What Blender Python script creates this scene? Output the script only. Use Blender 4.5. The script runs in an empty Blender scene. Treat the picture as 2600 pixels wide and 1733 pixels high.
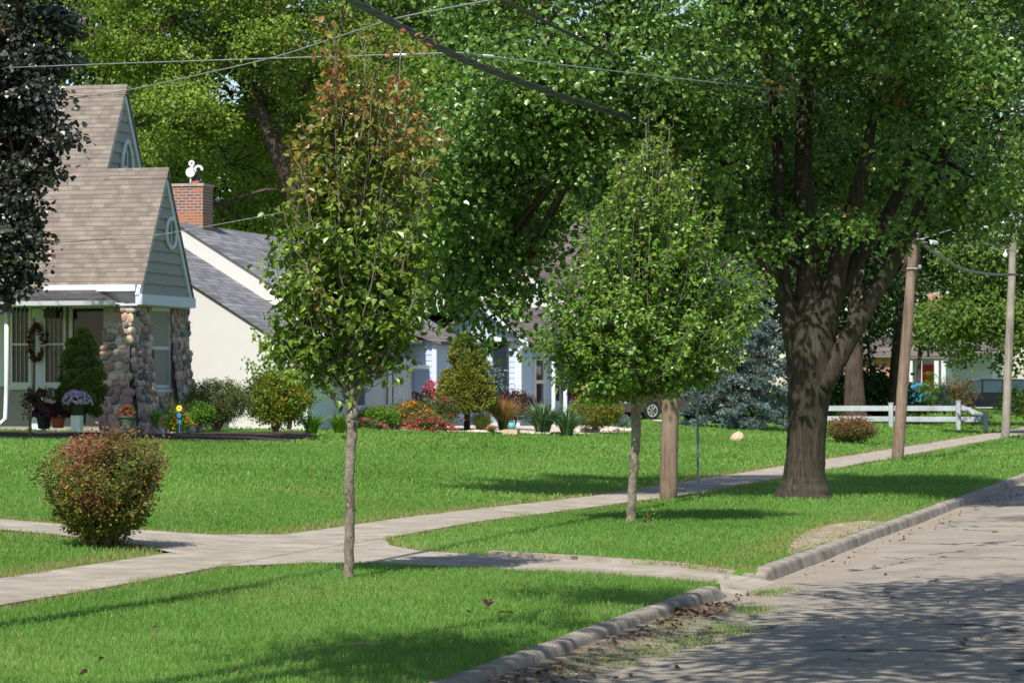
import bpy, math, random
import numpy as np
from mathutils import Vector
R = math.radians
rng = np.random.default_rng(11); random.seed(11)
sc = bpy.context.scene

# ------------------------------------------------------------------ camera
F = 7350.0; HZ = 978.0; EYE = 1.65
TH = math.atan(1930 / F); CT, ST = math.cos(TH), math.sin(TH)
cd = bpy.data.cameras.new('camera'); cam = bpy.data.objects.new('camera', cd)
sc.collection.objects.link(cam); sc.camera = cam
cam.location = (0, 0, EYE)
cam.rotation_euler = (R(90) + math.atan(111.5 / F), 0, TH)
cd.sensor_width = 36; cd.lens = 36 * F / 2600; cd.clip_start = 0.5; cd.clip_end = 2000
cd.dof.use_dof = True; cd.dof.focus_distance = 28; cd.dof.aperture_fstop = 9
# ------------------------------------------------------------------ sky + sun
SUN_EL, SUN_AZ = 52.0, 4.5            # light travels along +Y, turned SUN_AZ degrees towards +X
w = bpy.data.worlds.new('World'); sc.world = w; w.use_nodes = True
nt = w.node_tree; bg = nt.nodes['Background']
sky = nt.nodes.new('ShaderNodeTexSky'); sky.sky_type = 'NISHITA'; sky.sun_disc = False
sky.sun_elevation = R(SUN_EL); sky.sun_rotation = R(180 + SUN_AZ); sky.air_density = 1.0; sky.dust_density = 0.6
nt.links.new(sky.outputs[0], bg.inputs[0]); bg.inputs[1].default_value = 0.105
ld = bpy.data.lights.new('sun', 'SUN'); ld.energy = 4.6; ld.angle = R(0.53); ld.color = (1.0, 0.95, 0.86)
sun = bpy.data.objects.new('sun', ld); sc.collection.objects.link(sun)
d = Vector((math.cos(R(SUN_EL)) * math.sin(R(SUN_AZ)), math.cos(R(SUN_EL)) * math.cos(R(SUN_AZ)), -math.sin(R(SUN_EL))))
sun.rotation_euler = d.to_track_quat('-Z', 'Y').to_euler(); sun.location = (0, -20, 40)
sc.view_settings.view_transform = 'Standard'; sc.view_settings.look = 'None'
sc.view_settings.exposure = 0.5; sc.view_settings.gamma = 1
sc.render.engine = 'CYCLES'; sc.cycles.max_bounces = 6; sc.cycles.transparent_max_bounces = 4
sc.cycles.sample_clamp_indirect = 4

RV = np.array([CT, ST, 0.0]); FV = np.array([-ST, CT, 0.0])
def at(px, D, z=0.0):                 # a point D metres away along the view, in the photo's column px
    u = (px - 1300) / F * D
    return np.array([u * CT - D * ST, u * ST + D * CT, z])
def zat(py, D): return EYE - (py - HZ) * D / F
def P3(px, py, D): return at(px, D, zat(py, D))

# ------------------------------------------------------------------ terrain profile
_gx = np.array([-400, -27, -21, -14, -10.7, -9.9, -8.6, -6.0, -4.62, -4.55, 400.])
_gz = np.array([.70, .70, .60, .20, .025, .0, .0, -.015, -.045, -.40, -.40])
def gz(X, Y=None): return np.interp(X, _gx, _gz)
def ground_hit(px, py):               # where the photo's pixel meets the ground
    lo, hi = 5., 400.
    for _ in range(60):
        m = (lo + hi) / 2; p = at(px, m)
        if zat(py, m) > gz(p[0]): lo = m
        else: hi = m
    p = at(px, lo); p[2] = float(gz(p[0])); return p, lo
_sy = np.array([-20, 20, 28, 34, 38, 42, 60, 90, 400.])
_sxc = np.array([-9.75, -9.75, -9.85, -9.8, -9.45, -9.1, -8.95, -8.75, -8.75])
def walk_c(Y): return np.interp(Y, _sy, _sxc)
WALK_W = 0.61

# ------------------------------------------------------------------ materials
MC = {}
def mat(name):
    m = bpy.data.materials.new(name); m.use_nodes = True
    n = m.node_tree.nodes; l = m.node_tree.links
    return m, n, l, n['Principled BSDF']
def ramp(n, l, src, stops, interp='LINEAR'):
    r = n.new('ShaderNodeValToRGB'); r.color_ramp.interpolation = interp
    e = r.color_ramp.elements
    while len(e) < len(stops): e.new(0.5)
    for k, (p, c) in enumerate(stops):
        e[k].position = p; e[k].color = (*c, 1) if len(c) == 3 else c
    l.new(src, r.inputs[0]); return r.outputs[0]
def mixc(n, l, f, a, b, mode='MIX'):
    m = n.new('ShaderNodeMix'); m.data_type = 'RGBA'; m.blend_type = mode
    if isinstance(f, (int, float)): m.inputs[0].default_value = f
    else: l.new(f, m.inputs[0])
    for i, x in ((6, a), (7, b)):
        if isinstance(x, tuple): m.inputs[i].default_value = (*x, 1)
        else: l.new(x, m.inputs[i])
    return m.outputs[2]
def mth(n, l, op, a, b=None, c=None):
    m = n.new('ShaderNodeMath'); m.operation = op
    for i, x in enumerate((a, b, c)):
        if x is None: continue
        if isinstance(x, (int, float)): m.inputs[i].default_value = x
        else: l.new(x, m.inputs[i])
    return m.outputs[0]
def coords(n, l, sc3=(1, 1, 1), kind='Object'):
    t = n.new('ShaderNodeTexCoord'); mp = n.new('ShaderNodeMapping')
    mp.inputs['Scale'].default_value = sc3; l.new(t.outputs[kind], mp.inputs[0]); return mp.outputs[0]
def noise(n, l, vec, scale, detail=4, rough=.6, dist=0):
    t = n.new('ShaderNodeTexNoise'); t.inputs['Scale'].default_value = scale; t.inputs['Detail'].default_value = detail
    t.inputs['Roughness'].default_value = rough; t.inputs['Distortion'].default_value = dist
    l.new(vec, t.inputs['Vector']); return t.outputs[0]
def bump(n, l, h, b, strength=.5, dist=.01):
    k = n.new('ShaderNodeBump'); k.inputs['Strength'].default_value = strength; k.inputs['Distance'].default_value = dist
    l.new(h, k.inputs['Height']); l.new(k.outputs[0], b.inputs['Normal'])
def attr(n, name):
    a = n.new('ShaderNodeAttribute'); a.attribute_name = name; return a.outputs['Fac']

GAIN = {'back_leaf': 1.2, 'back_leaf_mid': 1.1, 'big_tree_leaf': 1.08, 'pear_leaf': 1.08, 'pear_leaf_green': 1.18, 'grass_blade': .92, 'burning_bush_leaf': .9}
def leaf_mat(name, stops, tint=None, tint2=None, rough=.42, transl=.35, tgain=(1.25, 1.35, .7), spec=.5):
    m, n, l, b = mat(name)
    gain = GAIN.get(name, 1.0); stops = [(p, tuple(x * gain for x in q)) for p, q in stops]
    c = ramp(n, l, attr(n, 'rnd'), stops)
    if tint: c = mixc(n, l, attr(n, 'tint'), c, tint)
    b.inputs['Roughness'].default_value = rough; b.inputs['Specular IOR Level'].default_value = spec
    l.new(c, b.inputs['Base Color'])
    t = n.new('ShaderNodeBsdfTranslucent'); l.new(mixc(n, l, 1.0, c, tgain, 'MULTIPLY'), t.inputs[0])
    x = n.new('ShaderNodeMixShader'); x.inputs[0].default_value = transl
    l.new(b.outputs[0], x.inputs[1]); l.new(t.outputs[0], x.inputs[2]); l.new(x.outputs[0], n['Material Output'].inputs[0])
    return m
def flat_mat(name, col, rough=.6, var=.12, scale=6, metal=0, bmp=0, spec=.4):
    m, n, l, b = mat(name)
    f = noise(n, l, coords(n, l), scale, 5)
    lo = tuple(max(0, x * (1 - var)) for x in col); hi = tuple(min(1, x * (1 + var)) for x in col)
    l.new(ramp(n, l, f, [(.3, lo), (.7, hi)]), b.inputs['Base Color'])
    b.inputs['Roughness'].default_value = rough; b.inputs['Metallic'].default_value = metal
    b.inputs['Specular IOR Level'].default_value = spec
    if bmp: bump(n, l, noise(n, l, coords(n, l), scale * 8, 3), b, bmp, .005)
    return m
def attr_mat(name, stops, rough=.7, scale=20, bmp=.5, spec=.4):
    m, n, l, b = mat(name)
    c = ramp(n, l, attr(n, 'rnd'), stops)
    f = noise(n, l, coords(n, l), scale, 5)
    c = mixc(n, l, .55, c, ramp(n, l, f, [(.3, (.35, .35, .35)), (.7, (1.25, 1.2, 1.15))]), 'MULTIPLY')
    l.new(c, b.inputs['Base Color']); b.inputs['Roughness'].default_value = rough; b.inputs['Specular IOR Level'].default_value = spec
    bump(n, l, f, b, bmp, .01); return m
def bark_mat(name, dark, light, scale=9, lichen=None, zs=.22):
    m, n, l, b = mat(name)
    v = coords(n, l, (1, 1, zs))
    f = noise(n, l, v, scale, 8, .7, .6)
    c = ramp(n, l, f, [(.32, dark), (.62, light)])
    g = noise(n, l, coords(n, l), 2.2, 4)
    c = mixc(n, l, ramp(n, l, g, [(.4, (0, 0, 0)), (.75, (.8, .8, .8))]), c, lichen or tuple(x * 1.3 for x in light))
    l.new(c, b.inputs['Base Color']); b.inputs['Roughness'].default_value = .9; b.inputs['Specular IOR Level'].default_value = .15
    bump(n, l, f, b, .9, .03); return m
def shingle_mat(name, axis, stops, bw, bh, shadow_line=(.05, .045, .04), bstr=.6):
    m, n, l, b = mat(name)
    t = n.new('ShaderNodeTexCoord'); s = n.new('ShaderNodeSeparateXYZ'); l.new(t.outputs['Object'], s.inputs[0])
    cb = n.new('ShaderNodeCombineXYZ')
    l.new(s.outputs[axis], cb.inputs[0]); l.new(s.outputs[2], cb.inputs[1])
    wv = noise(n, l, t.outputs['Object'], 1.3, 2)
    y2 = mth(n, l, 'ADD', s.outputs[2], mth(n, l, 'MULTIPLY', wv, .02)); l.new(y2, cb.inputs[1])
    def br(bw, bh, off, mort):
        k = n.new('ShaderNodeTexBrick'); k.offset = off; k.offset_frequency = 2
        k.inputs['Color1'].default_value = (0, 0, 0, 1); k.inputs['Color2'].default_value = (1, 1, 1, 1)
        k.inputs['Mortar'].default_value = (.5, .5, .5, 1); k.inputs['Scale'].default_value = 1
        k.inputs['Brick Width'].default_value = bw; k.inputs['Row Height'].default_value = bh
        k.inputs['Mortar Size'].default_value = mort; k.inputs['Bias'].default_value = 0
        l.new(cb.outputs[0], k.inputs['Vector']); return k
    k1 = br(bw, bh, .37, 0.004); k2 = br(bw * 1.7, bh, .61, 0.0)
    s1 = n.new('ShaderNodeSeparateColor'); l.new(k1.outputs[0], s1.inputs[0])
    s2 = n.new('ShaderNodeSeparateColor'); l.new(k2.outputs[0], s2.inputs[0])
    a = mth(n, l, 'MULTIPLY', mth(n, l, 'ADD', s1.outputs[0], s2.outputs[0]), .5)
    g = noise(n, l, t.outputs['Object'], 60, 3); a = mth(n, l, 'ADD', a, mth(n, l, 'MULTIPLY', mth(n, l, 'SUBTRACT', g, .5), .5))
    g2 = noise(n, l, t.outputs['Object'], .6, 3); a = mth(n, l, 'ADD', a, mth(n, l, 'MULTIPLY', mth(n, l, 'SUBTRACT', g2, .5), .5))
    c = ramp(n, l, a, stops)
    # course edge: the shadow line of each shingle row is painted dark
    fr = mth(n, l, 'FRACT', mth(n, l, 'DIVIDE', y2, bh))
    edge = mth(n, l, 'LESS_THAN', fr, .13)
    c = mixc(n, l, mth(n, l, 'MULTIPLY', edge, .75), c, shadow_line)
    l.new(c, b.inputs['Base Color']); b.inputs['Roughness'].default_value = .95; b.inputs['Specular IOR Level'].default_value = .2
    bump(n, l, mth(n, l, 'SUBTRACT', 1.0, fr), b, bstr, .02)
    return m
def brick_mat(name, c1, c2, mortar, bw=.21, bh=.075):
    m, n, l, b = mat(name)
    t = n.new('ShaderNodeTexCoord'); s = n.new('ShaderNodeSeparateXYZ'); l.new(t.outputs['Object'], s.inputs[0])
    cb = n.new('ShaderNodeCombineXYZ'); l.new(mth(n, l, 'ADD', s.outputs[0], s.outputs[1]), cb.inputs[0]); l.new(s.outputs[2], cb.inputs[1])
    k = n.new('ShaderNodeTexBrick'); k.inputs['Color1'].default_value = (*c1, 1); k.inputs['Color2'].default_value = (*c2, 1)
    k.inputs['Mortar'].default_value = (*mortar, 1); k.inputs['Scale'].default_value = 1
    k.inputs['Brick Width'].default_value = bw; k.inputs['Row Height'].default_value = bh; k.inputs['Mortar Size'].default_value = .009
    l.new(cb.outputs[0], k.inputs['Vector'])
    g = noise(n, l, t.outputs['Object'], 3.5, 5)
    c = mixc(n, l, ramp(n, l, g, [(.42, (0, 0, 0)), (.62, (.75, .75, .75))]), k.outputs[0], (.42, .16, .07))
    l.new(c, b.inputs['Base Color']); b.inputs['Roughness'].default_value = .9
    bump(n, l, k.outputs['Fac'], b, -.5, .01); return m

M = {}
M['pear'] = leaf_mat('pear_leaf', [(0, (.05, .10, .012)), (.5, (.125, .20, .025)), (1, (.26, .36, .055))], tint=(.40, .13, .075), rough=.33, spec=.5)
M['pear2'] = leaf_mat('pear_leaf_green', [(0, (.045, .11, .014)), (.5, (.11, .21, .027)), (1, (.27, .40, .06))], tint=(.34, .22, .06), rough=.33, spec=.5)
M['big'] = leaf_mat('big_tree_leaf', [(0, (.022, .055, .010)), (.45, (.085, .17, .028)), (.8, (.18, .30, .055)), (1, (.32, .44, .14))], tint=(.2, .08, .03), rough=.33, spec=.55)
M['back'] = leaf_mat('back_leaf', [(0, (.03, .065, .010)), (.45, (.135, .215, .022)), (1, (.36, .42, .06))], tint=(.22, .11, .03), rough=.5)
M['back2'] = leaf_mat('back_leaf_mid', [(0, (.045, .09, .014)), (.5, (.10, .175, .025)), (1, (.19, .27, .045))], tint=(.2, .1, .03), rough=.5)
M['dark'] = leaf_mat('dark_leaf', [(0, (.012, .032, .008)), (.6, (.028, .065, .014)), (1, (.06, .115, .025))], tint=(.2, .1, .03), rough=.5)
M['purple'] = leaf_mat('purple_maple_leaf', [(0, (.012, .016, .012)), (.5, (.030, .036, .026)), (.85, (.060, .058, .045)), (1, (.05, .09, .025))], tint=(.16, .05, .03), rough=.38, spec=.8, transl=.15, tgain=(1.2, .9, .7))
M['berry'] = leaf_mat('burning_bush_leaf', [(0, (.05, .12, .015)), (.45, (.11, .17, .02)), (.78, (.32, .24, .03)), (1, (.50, .15, .05))], tint=(.33, .07, .075), rough=.5, transl=.3)
M['grass'] = leaf_mat('grass_blade', [(0, (.10, .225, .035)), (.5, (.155, .315, .058)), (1, (.25, .42, .105))], tint=(.36, .28, .13), rough=.5, transl=.35, tgain=(1.1, 1.25, .6), spec=.35)
M['needle'] = leaf_mat('spruce_needle', [(0, (.10, .13, .012)), (.5, (.18, .20, .022)), (1, (.27, .27, .04))], tint=(.12, .06, .02), rough=.7, transl=.15)
M['needle2'] = leaf_mat('dwarf_spruce_needle', [(0, (.05, .09, .010)), (.5, (.095, .15, .018)), (1, (.16, .21, .03))], tint=(.12, .06, .02), rough=.7, transl=.15)
M['blue'] = leaf_mat('blue_spruce_needle', [(0, (.07, .12, .11)), (.5, (.13, .20, .19)), (1, (.22, .31, .30))], tint=(.12, .07, .04), rough=.6, transl=.1, tgain=(1, 1.1, 1))
M['shrubg'] = leaf_mat('shrub_leaf_olive', [(0, (.06, .085, .02)), (.5, (.12, .15, .04)), (1, (.21, .22, .07))], tint=(.2, .09, .05), rough=.55)
M['shruby'] = leaf_mat('shrub_leaf_yellow', [(0, (.06, .14, .012)), (.5, (.16, .25, .02)), (1, (.30, .34, .03))], tint=(.55, .20, .02), rough=.5)
M['brightg'] = leaf_mat('bright_green_leaf', [(0, (.06, .15, .012)), (.5, (.12, .25, .02)), (1, (.24, .36, .04))], tint=(.5, .3, .03), rough=.5)
M['darkred'] = leaf_mat('dark_red_leaf', [(0, (.025, .012, .012)), (.5, (.06, .022, .022)), (1, (.12, .045, .035))], tint=(.30, .03, .02), rough=.5)
M['redleaf'] = leaf_mat('red_leaf', [(0, (.10, .02, .015)), (.5, (.20, .035, .02)), (1, (.32, .07, .04))], rough=.5)
M['rustleaf'] = leaf_mat('rust_leaf', [(0, (.08, .10, .025)), (.45, (.13, .13, .04)), (.7, (.26, .14, .06)), (1, (.34, .16, .08))], rough=.6)
M['yucca'] = leaf_mat('yucca_leaf', [(0, (.05, .12, .06)), (.5, (.10, .19, .10)), (1, (.24, .34, .15))], rough=.45, transl=.15)
M['ogra'] = leaf_mat('ornamental_grass', [(0, (.06, .10, .02)), (.5, (.12, .17, .03)), (1, (.20, .24, .06))], tint=(.42, .20, .08), rough=.6)
M['mag'] = leaf_mat('magenta_petal', [(0, (.45, .02, .06)), (.5, (.62, .06, .12)), (1, (.75, .22, .25))], rough=.6, tgain=(1, .8, .8))
M['pink'] = leaf_mat('pink_petal', [(0, (.55, .05, .18)), (.5, (.75, .15, .30)), (1, (.85, .35, .45))], rough=.6, tgain=(1, .8, .9))
M['coral'] = leaf_mat('coral_petal', [(0, (.45, .08, .06)), (.5, (.62, .16, .12)), (1, (.72, .3, .22))], rough=.6, tgain=(1, .8, .8))
M['yellow'] = leaf_mat('golden_petal', [(0, (.65, .24, .01)), (.5, (.78, .38, .01)), (1, (.85, .5, .03))], rough=.6, tgain=(1, .9, .5))
M['lav'] = leaf_mat('lavender_petal', [(0, (.42, .28, .50)), (.5, (.64, .50, .70)), (1, (.85, .78, .88))], rough=.6, tgain=(1, .9, 1))
M['plum'] = leaf_mat('plum_petal', [(0, (.07, .008, .03)), (.5, (.14, .015, .07)), (1, (.25, .04, .14))], rough=.6, tgain=(1, .8, .9))
M['litter'] = leaf_mat('dry_leaf', [(0, (.06, .038, .025)), (.5, (.14, .085, .055)), (.85, (.24, .15, .10)), (1, (.34, .24, .10))], rough=.8, transl=.1, tgain=(1, .9, .8))
M['bark_y'] = bark_mat('young_bark', (.05, .034, .026), (.30, .245, .19), 34, (.40, .37, .31), .6)
M['bark_twig'] = bark_mat('twig_bark', (.10, .05, .03), (.24, .15, .10), 20)
M['bark'] = bark_mat('old_bark', (.010, .008, .007), (.082, .067, .05), 24, (.066, .060, .04), .085)
M['bark_d'] = bark_mat('dark_bark', (.02, .014, .01), (.09, .065, .05), 8)
M['pole'] = bark_mat('pole_wood', (.09, .058, .042), (.26, .185, .14), 14, (.33, .24, .18), .05)
M['pole_g'] = bark_mat('pole_wood_grey', (.12, .10, .085), (.34, .30, .26), 14, (.42, .38, .33), .05)
M['roof1'] = shingle_mat('roof_shingle_tan', 0, [(.2, (.165, .132, .115)), (.45, (.195, .162, .140)), (.65, (.222, .188, .160)), (.9, (.25, .217, .183))], .16, .100, (.07, .058, .05))
M['roof_c'] = shingle_mat('roof_shingle_grey', 1, [(.1, (.12, .12, .13)), (.9, (.24, .24, .26))], .34, .09, (.06, .06, .07))
M['roof_d'] = shingle_mat('roof_shingle_dark', 0, [(.1, (.045, .045, .05)), (.9, (.11, .105, .11))], .3, .05, (.03, .03, .03))
M['roof_b'] = shingle_mat('roof_shingle_brown', 1, [(.1, (.10, .085, .08)), (.9, (.20, .175, .165))], .34, .09, (.05, .045, .04))
M['siding'] = flat_mat('siding_taupe', (.30, .275, .235), .7, .06, 3)
M['siding_g'] = flat_mat('gable_siding', (.30, .285, .275), .75, .08, 5)
M['cream'] = flat_mat('siding_cream', (.60, .59, .56), .6, .03, 1.5)
M['bluesid'] = flat_mat('siding_blue', (.44, .53, .68), .6, .05, 2)
M['offwhite'] = flat_mat('siding_white', (.54, .53, .51), .6, .03, 2)
M['bluesid2'] = flat_mat('siding_pale_grey', (.60, .64, .68), .6, .05, 2)
M['fence'] = flat_mat('fence_white_shaded', (.40, .43, .47), .6, .25, 1.5)  # white fence greyed and mottled: the shade on it is put into the colour
M['white'] = flat_mat('white_paint', (.62, .64, .66), .5, .04, 4)
M['trimb'] = flat_mat('trim_white_skylit', (.58, .63, .72), .5, .04, 4)  # white trim tinted blue, skylit shade mixed into the paint colour
M['brick'] = brick_mat('chimney_brick', (.21, .095, .075), (.12, .085, .085), (.42, .36, .31))
M['brick2'] = brick_mat('orange_brick', (.42, .18, .10), (.48, .24, .14), (.45, .36, .3))
M['concap'] = flat_mat('cement_cap', (.36, .31, .26), .9, .15, 5, bmp=.3)
M['clay'] = flat_mat('clay_flue', (.36, .12, .07), .8, .15, 5)
M['darkmetal'] = flat_mat('dark_metal', (.03, .03, .032), .5, .2, 5, spec=.5)
M['stone'] = attr_mat('field_stone', [(0, (.08, .085, .095)), (.15, (.20, .15, .15)), (.3, (.36, .22, .19)), (.42, (.25, .23, .22)), (.55, (.50, .30, .22)), (.68, (.42, .35, .29)), (.8, (.60, .44, .31)), (.9, (.55, .50, .45)), (1, (.68, .60, .53))], .6, 18, .4)
M['mortar'] = flat_mat('mortar', (.40, .36, .31), .95, .2, 12, bmp=.5)
M['pebble'] = attr_mat('pale_pebble', [(0, (.35, .28, .22)), (.5, (.55, .46, .38)), (1, (.72, .66, .58))], .8, 30, .3)
M['boulder'] = flat_mat('boulder', (.52, .37, .24), .85, .22, 9, bmp=.5)
M['mulch'] = flat_mat('mulch', (.035, .024, .018), .95, .5, 24, bmp=.8)
M['soil'] = flat_mat('soil', (.20, .15, .10), .95, .3, 14, bmp=.7)
M['gravel'] = flat_mat('gravel_bed', (.50, .43, .34), .95, .4, 30, bmp=.8)
M['curtain'] = flat_mat('curtain', (.55, .55, .55), .9, .1, 3)
M['pot_t'] = flat_mat('terracotta', (.30, .07, .03), .7, .1, 8)
M['pot_d'] = flat_mat('dark_pot', (.02, .02, .02), .5, .2, 8)
M['pot_g'] = flat_mat('green_pot', (.06, .09, .06), .6, .2, 8)
M['teal'] = flat_mat('teal_glaze', (.08, .42, .46), .2, .2, 3, spec=.6)
M['bluep'] = flat_mat('blue_plastic', (.03, .25, .75), .4, .1, 5)
M['yelp'] = flat_mat('yellow_plastic', (.85, .60, .04), .4, .1, 5)
M['redp'] = flat_mat('red_plastic', (.60, .04, .02), .4, .1, 5)
M['cable'] = flat_mat('cable_black', (.035, .037, .035), .45, .3, 14, spec=.5)
M['wire'] = flat_mat('wire_grey', (.25, .27, .28), .5, .3, 9, spec=.5)
M['insul'] = flat_mat('insulator_white', (.8, .8, .78), .4, .05, 5)
M['galv'] = flat_mat('galvanised_post', (.20, .22, .25), .55, .15, 8, metal=.2)
M['wreath'] = leaf_mat('wreath_leaf', [(0, (.05, .02, .015)), (.4, (.16, .05, .03)), (.8, (.30, .12, .05)), (1, (.5, .42, .36))], rough=.7)
def glass_mat(name, col, rough=.06):
    m, n, l, b = mat(name); b.inputs['Base Color'].default_value = (*col, 1); b.inputs['Roughness'].default_value = rough
    b.inputs['Specular IOR Level'].default_value = .35
    f = noise(n, l, coords(n, l), 1.2, 2); bump(n, l, f, b, .05, .01); return m
M['glass'] = glass_mat('window_glass', (.02, .025, .03))
M['glass_b'] = glass_mat('window_glass_pale', (.07, .14, .15))
M['glass_c'] = glass_mat('car_glass', (.03, .055, .06))
M['carblack'] = glass_mat('paint_black', (.006, .008, .016), .15)
M['carbrown'] = glass_mat('paint_brown', (.07, .05, .045), .25)
M['carteal'] = glass_mat('paint_teal', (.04, .22, .30), .2)
M['rubber'] = flat_mat('tyre_rubber', (.02, .02, .02), .8, .2, 9)
M['chrome'] = flat_mat('alloy', (.62, .63, .65), .35, .05, 9, metal=.5)
M['lampr'] = glass_mat('tail_lamp', (.45, .01, .01), .2)
M['lampo'] = glass_mat('amber_lamp', (.85, .28, .02), .2)

# ------------------------------------------------------------------ mesh builder
class MB:
    def __init__(s): s.V = []; s.Fs = []; s.A = []; s.T = []; s.n = 0
    def add(s, V, Fa, rnd=.5, tint=0.):
        V = np.asarray(V, float).reshape(-1, 3)
        for Fk in (Fa if isinstance(Fa, list) and len(Fa) and isinstance(Fa[0], np.ndarray) else [np.asarray(Fa, int)]):
            if Fk.ndim == 1: Fk = Fk.reshape(1, -1)
            s.Fs.append(Fk + s.n); m = len(Fk)
            s.A.append(np.broadcast_to(np.asarray(rnd, float), (m,)) if np.ndim(rnd) == 0 or len(rnd) == m else np.full(m, .5))
            s.T.append(np.broadcast_to(np.asarray(tint, float), (m,)) if np.ndim(tint) == 0 or len(tint) == m else np.zeros(m))
        s.V.append(V); s.n += len(V); return s
    def box(s, lo, hi, rnd=.5):
        x0, y0, z0 = lo; x1, y1, z1 = hi
        return s.add([(x0,y0,z0),(x1,y0,z0),(x1,y1,z0),(x0,y1,z0),(x0,y0,z1),(x1,y0,z1),(x1,y1,z1),(x0,y1,z1)],
              [(0,3,2,1),(4,5,6,7),(0,1,5,4),(1,2,6,5),(2,3,7,6),(3,0,4,7)], rnd)
    def poly(s, pts, rnd=.5): return s.add(pts, [tuple(range(len(pts)))], rnd)
    def prism(s, pts, off, rnd=.5):            # polygon extruded by the vector off
        pts = np.asarray(pts, float); k = len(pts); V = np.vstack([pts, pts + np.asarray(off, float)])
        s.add(V, [tuple(range(k))], rnd); s.Fs[-1] = s.Fs[-1]
        s.n -= 2 * k; s.V.pop()
        s.add(V, [tuple(range(2 * k - 1, k - 1, -1))], rnd); s.n -= 2 * k; s.V.pop()
        return s.add(V, [(i, i + k, (i + 1) % k + k, (i + 1) % k) for i in range(k)], rnd)
    def tube(s, pts, rad, k=6, rnd=.5, cap=True, tint=0., fur=0., roots=0.):
        pts = np.asarray(pts, float); m = len(pts); rad = np.broadcast_to(np.asarray(rad, float), (m,))
        T = np.gradient(pts, axis=0); T /= np.linalg.norm(T, axis=1)[:, None] + 1e-9
        up = np.array([0, 0, 1.]) if abs(T[0][2]) < .9 else np.array([1., 0, 0])
        a = np.cross(T, up); a /= np.linalg.norm(a, axis=1)[:, None] + 1e-9; b = np.cross(T, a)
        th = np.arange(k) / k * 2 * math.pi
        if fur or roots:
            hz_ = np.concatenate([[0], np.cumsum(np.linalg.norm(np.diff(pts, axis=0), axis=1))])[:, None]; ph = rng.random(6) * 6.28; t_ = th[None, :]
            q_ = 1 + fur * (np.sin(9 * t_ + 1.2 * np.sin(hz_ * 1.7 + ph[0]) + ph[1]) * .6 + np.sin(15 * t_ + 2 * np.sin(hz_ * 2.3 + ph[2]) + ph[3]) * .5 + .5 * np.sin(4 * t_ + hz_ * 1.1 + ph[4]))
            q_ = q_ + roots * np.exp(-hz_ / .28) * (np.sin(5 * t_ + ph[5]) * .5 + .5 * np.sin(3 * t_ + ph[0]))
            rad2 = rad[:, None] * q_
        else: rad2 = np.repeat(rad[:, None], k, 1)
        V = (pts[:, None] + rad2[:, :, None] * (a[:, None] * np.cos(th)[None, :, None] + b[:, None] * np.sin(th)[None, :, None])).reshape(-1, 3)
        i, j = np.meshgrid(np.arange(m - 1), np.arange(k), indexing='ij')
        Fq = np.stack([i * k + j, i * k + (j + 1) % k, (i + 1) * k + (j + 1) % k, (i + 1) * k + j], -1).reshape(-1, 4)
        s.add(V, Fq, rnd, tint)
        if cap:
            s.Fs.append(np.array([list(range((m - 1) * k, m * k))]) + s.n - m * k); s.A.append(np.array([.5])); s.T.append(np.array([tint]))
            s.Fs.append(np.array([list(range(k))[::-1]]) + s.n - m * k); s.A.append(np.array([.5])); s.T.append(np.array([tint]))
        return s
    def lathe(s, c, prof, k=16, rnd=.5):
        pts = [(c[0], c[1], c[2] + z) for r, z in prof]; return s.tube_up(pts, [r for r, z in prof], k, rnd)
    def tube_up(s, pts, rad, k, rnd=.5):
        th = np.arange(k) / k * 2 * math.pi; m = len(pts)
        V = np.array([[p[0] + r * math.cos(t), p[1] + r * math.sin(t), p[2]] for p, r in zip(pts, rad) for t in th])
        i, j = np.meshgrid(np.arange(m - 1), np.arange(k), indexing='ij')
        Fq = np.stack([i * k + j, i * k + (j + 1) % k, (i + 1) * k + (j + 1) % k, (i + 1) * k + j], -1).reshape(-1, 4)
        s.add(V, Fq, rnd)
        for ring in (list(range((m - 1) * k, m * k)), list(range(k))[::-1]):
            s.Fs.append(np.array([ring]) + s.n - m * k); s.A.append(np.array([rnd])); s.T.append(np.array([0.]))
        return s
    def ball(s, c, r, rnd=.5, rough=.0, seed=None):  # r = (rx,ry,rz); a lumpy ellipsoid
        V = ICO_V.copy()
        if rough:
            q = np.random.default_rng(seed if seed is not None else int(rng.integers(1e9)))
            ph = q.random((4, 3)) * 6; kk = q.normal(size=(4, 3)) * 1.6
            V = V * (1 + rough * sum(np.sin(V @ kk[i] + ph[i, 0]) for i in range(4))[:, None] / 2)
        return s.add(V * np.asarray(r) + np.asarray(c), ICO_F, rnd)
    def build(s, name, m, parent=None, base=None, smooth=False, coll=None):
        V = np.vstack(s.V)
        if parent is not None:
            q = parent; off = np.zeros(3)
            while q is not None: off = off + np.array(q.location); q = q.parent
        elif base is not None: off = np.asarray(base, float)
        else: off = np.zeros(3)
        V = V - off
        me = bpy.data.meshes.new(name); me.vertices.add(len(V)); me.vertices.foreach_set('co', V.astype(np.float32).ravel())
        tot = np.concatenate([np.full(len(f), f.shape[1]) for f in s.Fs]); lp = np.concatenate([f.ravel() for f in s.Fs])
        st = np.concatenate([[0], np.cumsum(tot)[:-1]])
        me.loops.add(len(lp)); me.loops.foreach_set('vertex_index', lp.astype(np.int32))
        me.polygons.add(len(tot)); me.polygons.foreach_set('loop_start', st.astype(np.int32)); me.polygons.foreach_set('loop_total', tot.astype(np.int32))
        me.polygons.foreach_set('use_smooth', np.full(len(tot), smooth))
        for nm, arr in (('rnd', s.A), ('tint', s.T)):
            at_ = me.attributes.new(nm, 'FLOAT', 'FACE'); at_.data.foreach_set('value', np.concatenate(arr).astype(np.float32))
        me.update(calc_edges=True); me.validate()
        me.materials.append(m if not isinstance(m, str) else M[m])
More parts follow.
